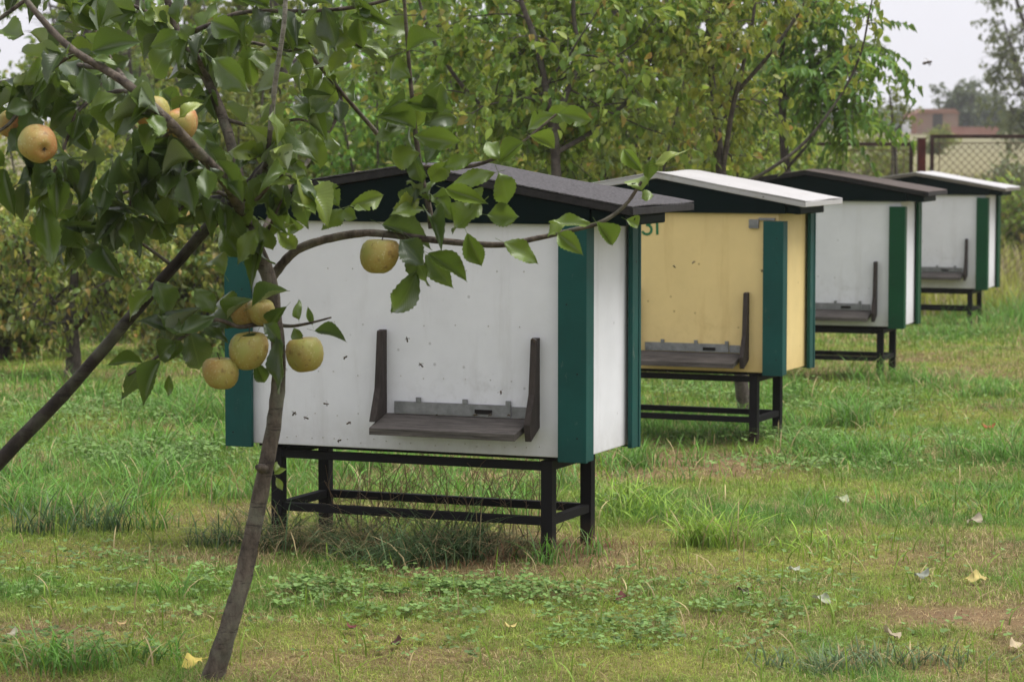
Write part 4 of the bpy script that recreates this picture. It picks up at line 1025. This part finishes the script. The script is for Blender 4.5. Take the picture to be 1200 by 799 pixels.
for nm, lab, cat, px, Y, h, sp, mt, lf, nb, ntw in Yt:
    gp = Vector((at(px, 300, Y).x, Y, 0)); gp.z = float(gz(gp.x, Y))
    tree(nm, lab, cat, gp, bush_stems(gp, 8, h, sp, .018), nb, .50, ntw, .32, .030, lf, mt, el=(-.4, .9), droop=.3, leaf_droop=.45, tmin=.12, rn=(.46, .30), wid=.55)
# small tree with a short trunk on the left lawn
gp = ground_at(85, 442); Y = gp.y
tree('dwarf_fruit_tree', 'dwarf fruit tree with a short dark trunk and russet leaves on the left lawn', 'tree', gp,
     [([gp - Vector((0, 0, .03)), at(86, 410, Y), at(84, 370, Y), at(88, 300, Y), at(80, 235, Y)], .062, .014),
      ([at(85, 385, Y), at(55, 345, Y), at(30, 300, Y), at(10, 260, Y)], .03, .008), ([at(85, 385, Y), at(120, 345, Y - .2), at(150, 310, Y - .2), at(165, 270, Y)], .03, .008)],
     14, .46, 9, .28, .028, .065, LM['russet'], el=(-.3, .8), droop=.45, leaf_droop=.7, tmin=.45, rn=(.45, .26))
gp2 = ground_at(100, 430)
# tall background trees
for nm, lab, px, Y, h, mt, r in [('maple_tree', 'tall mid green tree behind the bushes at the centre', 520, 31, 6.5, LM['green'], 1.6), ('birch_tree', 'tall yellowing tree behind the apple crown', 330, 34, 6.5, LM['yellow'], 1.5),
                                 ('linden_tree', 'tall dark green tree behind the forked orchard tree', 720, 30, 6.5, LM['green'], 1.6), ('alder_tree', 'tall olive tree far behind the left shrubs', 170, 36, 6.0, LM['orchard'], 1.7), ('poplar_tree', 'slender tall green tree behind the upper left apples', 228, 38, 7.5, LM['green'], 1.3), ('oak_tree', 'tall olive tree next to the grey green spruce', 120, 40, 7.0, LM['orchard'], 1.2), ('ash_tree', 'tall green tree behind the two stemmed fruit tree', 850, 29, 6.0, LM['orchard'], 1.3)]:
    gp = Vector((at(px, 300, Y).x, Y, 0)); gp.z = float(gz(gp.x, Y))
    st_ = [([gp - Vector((0, 0, .05)), gp + Vector((.05, 0, h * .3)), gp + Vector((-.05, .1, h * .65)), gp + Vector((.1, 0, h))], .13, .02)]
    for a_ in (0.5, 2.6, 4.7): st_.append(([gp + Vector((0, 0, h * .15)), gp + Vector((r * .4 * math.cos(a_), r * .4 * math.sin(a_), h * .3)), gp + Vector((r * .8 * math.cos(a_), r * .8 * math.sin(a_), h * .55))], .06, .015))
    tree(nm, lab, 'tree', gp, st_, 16, r * .75, 9, .5, .05, .13, mt, el=(-.5, .7), droop=.3, tmin=.08, rn=(.46, .30), wid=.6)
# spruce at the top left
Y = 30; gp = Vector((at(105, 300, Y).x, Y, 0)); gp.z = float(gz(gp.x, Y))
root = empty('spruce_tree', gp); tag(root, 'grey green spruce showing its branch tips at the top left', 'tree')
tb = Tubes(); lv = Leaves([leaf_template(1, 3, .2, .2, 0, 0, pet=0)])
tb.add([gp + Vector((0, 0, z)) for z in (-.05, 1, 2, 3, 4, 5)], [.09, .075, .06, .045, .03, .008], 8)
for i in range(150):
    z = .5 + 4.4 * (i / 150); L = .95 * (1 - z / 5.3) + .12; a_ = i * 2.4
    p = np.array(gp) + np.array([0, 0, z]); d = np.array([math.cos(a_), math.sin(a_), .15])
    Q = np.array([p + d * L * s - np.array([0, 0, .22 * L]) * (s * (1 - s) * 3) for s in np.linspace(0, 1, 6)]); tb.add(Q, np.linspace(.012, .003, 6), 4)
    for s in np.linspace(.2, 1, 9):
        p2 = p + d * L * s - np.array([0, 0, .22 * L]) * (s * (1 - s) * 3)
        for sg in (-1, 0, 1):
            dd = d * .6 + sg * np.array([-math.sin(a_), math.cos(a_), 0]) * .8; e_ = p2 + dd * .18; tb.add([p2, e_], .002, 3)
            v = RNG.uniform(0, 1, 26); lv.add(p2 + dd * .18 * v[:, None], dd * .5 + RNG.normal(0, .6, (26, 3)), RNG.normal(0, 1, (26, 3)), .035, .007, RNG.uniform(0, 1, 26))
for o in (tb.build('trunk', M['tree_bark'], root), lv.build('crown', LM['spruce'], root)): o.matrix_parent_inverse = Matrix.Translation(-gp)

# ------------------------------------------------------------------ fence and gate at the far end
FY = 30.0
def fence_panel(root, x0, x1, ztop, zbot, inner, both=True):
    m = MB(); a = .02
    m.box(x0, x1, -a, a, ztop - 2 * a, ztop); m.box(x0 + .002, x1 - .002, -a + .002, a - .002, zbot, zbot + 2 * a)
    m.box(x0 + .001, x0 + 2 * a, -a + .001, a - .001, zbot + 2 * a + .001, ztop - 2 * a - .001)
    if both: m.box(x1 - 2 * a, x1 - .001, -a + .001, a - .001, zbot + 2 * a + .001, ztop - 2 * a - .001)
    m.build('gate_frame', M['rust'], root)
    tb = Tubes(); zt = ztop - inner; s = .085
    tb.add([(x0 + .04, 0, zt), (x1 - .04, 0, zt)], .006, 5)
    for xx in (x0 + .10, x1 - .10): tb.add([(xx, 0, zt), (xx, 0, zbot + .04)], .006, 5)
    H_ = zt - zbot - .04; k = int((x1 - x0 + H_) / s)
    for i in range(-1, k + 1):
        for sg in (1, -1):
            ux = x0 + .04 + i * s - (H_ if sg == 1 else 0) * 1.0
            if sg == 1: A, B = np.array([ux, zbot + .04]), np.array([ux + H_, zt])
            else: A, B = np.array([ux, zt]), np.array([ux + H_, zbot + .04])
            # clip to panel
            t0 = max(0, (x0 + .04 - A[0]) / H_); t1 = min(1, (x1 - .04 - A[0]) / H_)
            if t1 - t0 < .02: continue
            P0, P1 = A + (B - A) * t0, A + (B - A) * t1
            tb.add([(P0[0], .004 * sg, P0[1]), (P1[0], .004 * sg, P1[1])], .0038, 3)
    tb.build('wire_mesh', M['wire'], root)
gz30 = float(gz(4, FY))
XP = at(1080, 160, FY).x
pr_ = empty('gate_post', (XP, FY, gz30)); tag(pr_, 'dark red square gate post standing between the two mesh gate wings', 'post')
m = MB(); zt = at(1080, 163, FY).z - gz30
m.box(-.042, .042, -.042, .042, -.1, zt, .004); m.build('shaft', M['red_post'], pr_)
m = MB(); m.box(-.048, .048, -.048, .048, zt + .001, zt + .012, .003); m.build('cap', M['red_post'], pr_)
gr = empty('mesh_gate', (0, FY + .05, gz30)); tag(gr, 'brown framed wire mesh gate wing right of the red post', 'gate')
fence_panel(gr, at(1091, 160, FY).x, at(1300, 160, FY).x, at(1091, 158, FY).z - gz30, .1, .09)
gl = empty('mesh_gate', (0, FY + .05, gz30)); tag(gl, 'lower brown framed wire mesh fence section left of the red post', 'fence')
fence_panel(gl, at(862, 160, FY).x, at(1071, 160, FY).x, at(1070, 167, FY).z - gz30, .1, .085)
# leaning stick by the fence
tb = Tubes(); tb.add(smooth_path([at(1051, 236, 29), at(1050, 200, 29), at(1048, 150, 29)], None, 4)[0], .018, 6); 
o = tb.build('stake', M['tree_bark']); tag(o, 'pale grey stake standing in front of the mesh fence', 'stake')

# sapling and trees beyond the fence
gp = Vector((at(1045, 200, 38).x, 38, 0)); gp.z = float(gz(gp.x, 38))
tree('sapling', 'slim young green tree just beyond the mesh fence', 'tree', gp, [([gp, at(1046, 150, 38), at(1043, 118, 38), at(1044, 104, 38)], .022, .008), ([at(1046, 160, 38), at(1060, 140, 38), at(1068, 125, 38)], .02, .006), ([at(1046, 165, 38), at(1028, 145, 38), at(1020, 130, 38)], .02, .006)],
     9, .20, 5, .18, .05, .07, LM['yellow'], tmin=.4, rn=(.4, .2))
for px, Y, h, sp, lab, mt in [(1040, 75, 1.5, 1.0, 'pale green bush beyond the fence behind the sapling', LM['yellow']), (1098, 120, 1.05, .9, 'yellow green bush in front of the brick red shed', LM['yellow']), (1000, 55, 1.75, 1.0, 'yellow green bush beyond the fence left of the sapling', LM['yellow']), (1185, 60, 1.0, .5, 'rounded grey green bush beyond the right gate wing', LM['grey']), (1190, 42, 1.0, .5, 'low green bush close behind the right gate wing', LM['orchard']), (940, 50, 2.4, 1.2, 'olive bush beyond the fence half behind the dark green tree', LM['orchard'])]:
    gp = Vector((at(px, 200, Y).x, Y, 0)); gp.z = float(gz(gp.x, Y))
    tree('field_bush', lab, 'bush', gp, bush_stems(gp, 6, h, sp, .02), 8, .7, 6, .45, .08, .16, mt, el=(-.3, .9), tmin=.1, rn=(.5, .25), wid=.6)
# tall airy tree at the right edge
Y = 90; gp = Vector((at(1235, 200, Y).x, Y, 0)); gp.z = float(gz(gp.x, Y))
tree('willow_tree', 'tall airy grey green tree at the right edge of the field', 'tree', gp,
     [([gp, gp + Vector((-.2, 0, 2)), gp + Vector((-.3, 0, 4.5)), gp + Vector((-.1, 0, 7.5)), gp + Vector((0, 0, 9.5))], .22, .04), ([gp + Vector((-.2, 0, 1.6)), gp + Vector((-1.1, 0, 3.2)), gp + Vector((-1.7, 0, 5))], .12, .03),
      ([gp + Vector((-.3, 0, 3.5)), gp + Vector((-1.2, .2, 5.5)), gp + Vector((-1.5, .2, 7.5))], .10, .03), ([gp + Vector((-.3, 0, 3)), gp + Vector((1.2, .2, 5.5)), gp + Vector((1.8, .2, 7.5))], .10, .03), ([gp + Vector((-.1, 0, .8)), gp + Vector((-1.0, .2, 1.6)), gp + Vector((-1.5, .2, 2.4))], .08, .02)],
     15, 1.3, 9, .8, .13, .22, LM['grey'], el=(-.6, .6), droop=.5, leaf_droop=.7, tmin=.18, rn=(.5, .25), wid=.5)
# distant trees and buildings
for px, Y, h, r, lab in [(1125, 210, 3.7, 1.8, 'dark round distant tree right of the brick red building'), (1152, 215, 3.2, 1.7, 'dark distant tree behind the airy grey green tree')]:
    gp = Vector((at(px, 200, Y).x, Y, 0)); gp.z = float(gz(gp.x, Y))
    tree('field_tree', lab, 'tree', gp, bush_stems(gp, 7, h, r, .1), 10, 1.4, 7, .9, .16, .40, LM['dark'], el=(-.4, .9), tmin=.1, rn=(.5, .25), wid=.65)
lv = Leaves(COARSE)
n = 26000; x = RNG.uniform(20, 190, n); y = RNG.uniform(345, 375, n)
top_ = .7 + 2.0 * vnoise(x * .09, y * 0, 41) + .9 * vnoise(x * .4, y * .05, 42)
z = gz(x, y) + top_ * RNG.uniform(0, 1, n) ** .7
lv.add(np.stack([x, y, z], 1), RNG.normal(0, 1, (n, 3)), RNG.normal(0, .5, (n, 3)) + np.array([0, -.3, .7]), .85, .6, RNG.uniform(0, 1, n))
tag(lv.build('distant_woods', LM['dark']), 'far blue green line of woods along the horizon', 'woods', kind='stuff')

def brickmat(name, c0, c1, sc):
    m_, t, b = new_mat(name); br = N(t, 'ShaderNodeTexBrick'); br.inputs['Scale'].default_value = sc
    br.inputs['Color1'].default_value = (*c0, 1); br.inputs['Color2'].default_value = (*c1, 1); br.inputs['Mortar'].default_value = (.25, .2, .17, 1)
    t.links.new(N(t, 'ShaderNodeTexCoord').outputs['Object'], br.inputs['Vector'])
    c = mixc(t, noise(t, 1.2, 5, .7, N(t, 'ShaderNodeTexCoord').outputs['Object']), br.outputs['Color'], (.26, .12, .07))
    t.links.new(c, b.inputs['Base Color']); b.inputs['Roughness'].default_value = .9; return m_
mb1 = brickmat('old_brick', (.34, .11, .065), (.36, .14, .085), 3); mb2 = brickmat('pink_brick', (.40, .17, .15), (.45, .22, .19), 3)
Y = 200; k = Y / F_PX
p = Vector((at(1095, 150, Y).x, Y, 0)); p.z = float(gz(p.x, Y))
r = empty('brick_shed', p); tag(r, 'old reddish brown brick shed far across the field', 'building')
hw = 24 * k; zt = at(1095, 128, Y).z - p.z
m = MB(); m.box(-hw, hw, -1.5, 1.5, -.1, zt - .35); m.build('wall', mb1, r)
m = MB(); m.prism([(-hw - .1, zt - .35), (hw + .1, zt - .35), (hw - .25, zt), (-hw + .3, zt)], -1.6, 1.6, .03); m.build('roof', brickmat('worn_roof', (.20, .09, .06), (.24, .12, .08), 4), r)
m = MB(); m.box(-.35, .35, -1.53, -1.502, .0, 1.5); m.build('door', M['dark_wood'], r)
Y = 190; p = Vector((at(1140, 150, Y).x, Y, 0)); p.z = float(gz(p.x, Y)); k = Y / F_PX
r = empty('brick_wall', p); tag(r, 'long low pinkish brick wall beside the distant shed', 'wall')
m = MB(); zt = at(1140, 150, Y).z - p.z; m.box(-30 * k, 30 * k, -.15, .15, -.1, zt, .01); m.build('wall_face', mb2, r)
m = MB(); m.box(-30 * k - .03, 30 * k + .03, -.2, .2, zt + .002, zt + .06, .01); m.build('coping', mb2, r)
Y = 260; p = Vector((at(1068, 150, Y).x, Y, 0)); p.z = float(gz(p.x, Y)); k = Y / F_PX
r = empty('white_house', p); tag(r, 'tiny white gabled house showing between the far bushes', 'house')
zt = at(1068, 133, Y).z - p.z
m = MB(); m.prism([(-7 * k, -.1), (7 * k, -.1), (7 * k, zt * .72), (0, zt), (-7 * k, zt * .72)], -2, 2); m.build('wall', M['white'], r)
m = MB(); m.prism([(-8.5 * k, zt * .68), (0, zt + .02), (8.5 * k, zt * .68), (8.5 * k, zt * .68 + .15), (0, zt + .2), (-8.5 * k, zt * .68 + .15)], -2.1, 2.1); m.build('roof', mb1, r)

# ------------------------------------------------------------------ fallen leaves
TFALL, MIDF = leaf_template(10, 5, .25, .5, .09, .03, pet=.3, twist=.4), None
def fallen(px, py, L, col, lab, up=.25, az=None):
    p = ground_at(px, py); az = random.uniform(0, 6.28) if az is None else az
    d = np.array([[math.cos(az), math.sin(az), random.uniform(-.1, .3)]]); nr = np.array([[random.gauss(0, .2), -.25, .9]])
    V, F = leaf_batch(TFALL[0], np.zeros((1, 3)), *frame(d, nr), np.array([L]), np.array([L * .62]))
    n_ = len(V); c = .9 * np.array(col)[None] * (1 + .25 * np.sin(V[:, :1] * 160) * np.cos(V[:, 1:2] * 130)); c = np.hstack([np.clip(c, 0, 1), np.ones((n_, 1))])
    o = link('fallen_leaf', np_mesh('fallen_leaf', V, F, M['litter'], {'col': c})); o.location = p + Vector((0, 0, .022))
    tag(o, lab, 'leaf', 'fallen leaves on the lawn')
PALE, YEL, GRY, BRN, RED = (.48, .45, .33), (.55, .45, .16), (.28, .30, .24), (.17, .09, .04), (.10, .025, .02)
for a in [(955, 707, .085, (.40, .42, .30), 'pale green fallen leaf lying flat right of the lawn centre'), (1155, 685, .075, YEL, 'curled yellow fallen leaf near the right edge'), (1083, 684, .08, GRY, 'grey curled fallen leaf left of the curled yellow one'),
          (597, 742, .06, YEL, 'small yellow fallen leaf at the front of the lawn below the nearest stand'), (18, 751, .06, PALE, 'cream fallen leaf in the front left corner'), (142, 740, .05, (.5, .36, .16), 'tan fallen leaf between apple trunk and left edge'),
          (983, 589, .085, (.38, .42, .26), 'pale green fallen leaf right of the yellow hive stand'), (1150, 617, .09, (.42, .36, .26), 'beige curled fallen leaf near the right edge behind the yellow one'), (738, 706, .06, RED, 'dark red fallen leaf in the clover patch'),
          (866, 698, .06, (.10, .08, .06), 'dark brown fallen leaf left of the flat pale green one'), (1157, 506, .12, (.30, .09, .03), 'upright rust brown leaf in the grass on the right'), (1042, 751, .085, (.36, .30, .20), 'flat buff fallen leaf at the front right'),
          (468, 762, .055, (.10, .04, .03), 'small brown fallen leaf in the front centre'), (236, 781, .075, (.62, .50, .12), 'bright yellow leaf leaning on the foot of the apple trunk'), (413, 742, .05, (.14, .03, .03), 'small wine red fallen leaf before the low weeds'),
          (933, 675, .06, (.42, .44, .34), 'small pale fallen leaf just behind the flat pale green one'), (1195, 762, .06, (.5, .40, .25), 'light tan fallen leaf in the front right corner')]:
    fallen(*a)

# ------------------------------------------------------------------ bees
mbee = plain('bee_body', (.045, .028, .012), .6, 0, .6, 400)
mw, t, b = new_mat('bee_wing'); b.inputs['Base Color'].default_value = (.35, .33, .30, 1); b.inputs['Roughness'].default_value = .3; b.inputs['Alpha'].default_value = .45
bee_me = None
def ell(bm_, c, r):
    q = bmesh.ops.create_uvsphere(bm_, u_segments=10, v_segments=7, radius=1)['verts']
    for v in q: v.co = Vector((c[0] + v.co.x * r[0], c[1] + v.co.y * r[1], c[2] + v.co.z * r[2]))
bm_ = bmesh.new(); ell(bm_, (0, 0, 0), (.0026, .0034, .0025)); ell(bm_, (0, -.0062, -.0006), (.0026, .0046, .0024)); ell(bm_, (0, .0046, -.0004), (.002, .0016, .0018))
for sg in (-1, 1):
    for yy in (-.001, .0008, .0024):
        v = [bm_.verts.new(Vector(c_)) for c_ in ((sg * .002, yy, -.001), (sg * .0045, yy + .0004, -.0022), (sg * .0052, yy - .0006, -.0048), (sg * .0048, yy - .0012, -.0048), (sg * .0040, yy - .0004, -.0026), (sg * .002, yy - .0007, -.0014))]
        bm_.faces.new(v)
bee_body = bpy.data.meshes.new('bee'); bm_.to_mesh(bee_body); bm_.free(); bee_body.materials.append(mbee)
for p_ in bee_body.polygons: p_.use_smooth = True
def wing_mesh(sg):
    P = [(0, .001, .002), (.003, .002, .0035), (.0085, -.0005, .0045), (.0095, -.003, .0045), (.0065, -.0045, .004), (.002, -.002, .003)]
    me = bpy.data.meshes.new('wing'); me.from_pydata([(sg * a_, b_, c_) for a_, b_, c_ in P], [], [(0, 1, 2, 3, 4, 5)]); me.materials.append(mw); return me
wm = [wing_mesh(-1), wing_mesh(1)]
def bee(p, rot, lab, grp, s=1.25):
    o = link('honey_bee', bee_body); o.location = p; o.rotation_euler = rot; o.scale = (s,) * 3
    tag(o, lab, 'bee', grp)
    for w_ in wm: link('wing', w_, o)
def face_pt(hx, hy, yaw, z0, px, py, outd):
    """point in front of a hive's face, outd metres out, that the pixel direction meets"""
    n = Vector((-math.sin(yaw), -math.cos(yaw), 0)); o_ = Vector((hx, hy, z0)) + n * outd
    d = at(px, py, 10) - Vector((0, 0, EYE)); k_ = (o_ - Vector((0, 0, EYE))).dot(n) / d.dot(n)
    return Vector((0, 0, EYE)) + d * k_
L1 = 'small dark honey bee in flight before the front of the nearest white hive'; G1 = 'bees flying at the nearest hive'
for px, py in [(493, 427), (587, 460), (345, 484), (358, 489), (383, 473), (409, 495), (404, 419), (397, 516)]:
    bee(face_pt(.256, 9.53, .392, 0, px, py, random.uniform(.05, .22)), (random.uniform(-.6, 1.0), random.uniform(-.6, .6), random.uniform(0, 6.28)), L1, G1)
bee(face_pt(.256, 9.53, .392, 0, 477, 397, .004), (1.5, .4, 2.0), 'honey bee settled beside the top of the left landing cheek of the nearest hive', G1)
bee(face_pt(.256, 9.53, .392, 0, 625, 398, .05), (.9, .2, 1.0), 'honey bee clinging to the top of the right landing cheek of the nearest hive', G1)
for px in (556, 574, 596, 512): 
    bee(face_pt(.256, 9.53, .392, 0, px, 486, .035), (0, 0, random.uniform(0, 6.28)), 'honey bee crawling on the landing board of the nearest hive', 'bees on the landing board', 1.1)
L2 = 'small dark honey bee flying before the yellow hive'
for px, py in [(813, 307), (790, 312), (893, 317), (783, 437)]:
    bee(face_pt(1.352, 13.82, .404, -.095, px, py, random.uniform(.05, .2)), (random.uniform(-.5, .8), random.uniform(-.5, .5), random.uniform(0, 6.28)), L2, 'bees flying at the yellow hive')
bee(at(1088, 73, 5.6), (.2, .3, -1.3), 'blurred honey bee crossing the open pale sky', 'bees flying in the open', 1.25)

# ------------------------------------------------------------------ air
mh, t, b = new_mat('haze_air'); t.nodes.remove(b)
vol = N(t, 'ShaderNodeVolumePrincipled'); vol.inputs['Color'].default_value = (.86, .89, .95, 1); vol.inputs['Density'].default_value = .0005; vol.inputs['Anisotropy'].default_value = .2
t.links.new(vol.outputs[0], t.nodes['Material Output'].inputs['Volume'])
if True:
    m = MB(); m.box(-460, 460, -60, 730, -2.5, 14); o = m.build('haze', mh); tag(o, 'thin pale haze over the far field', 'haze', kind='stuff')
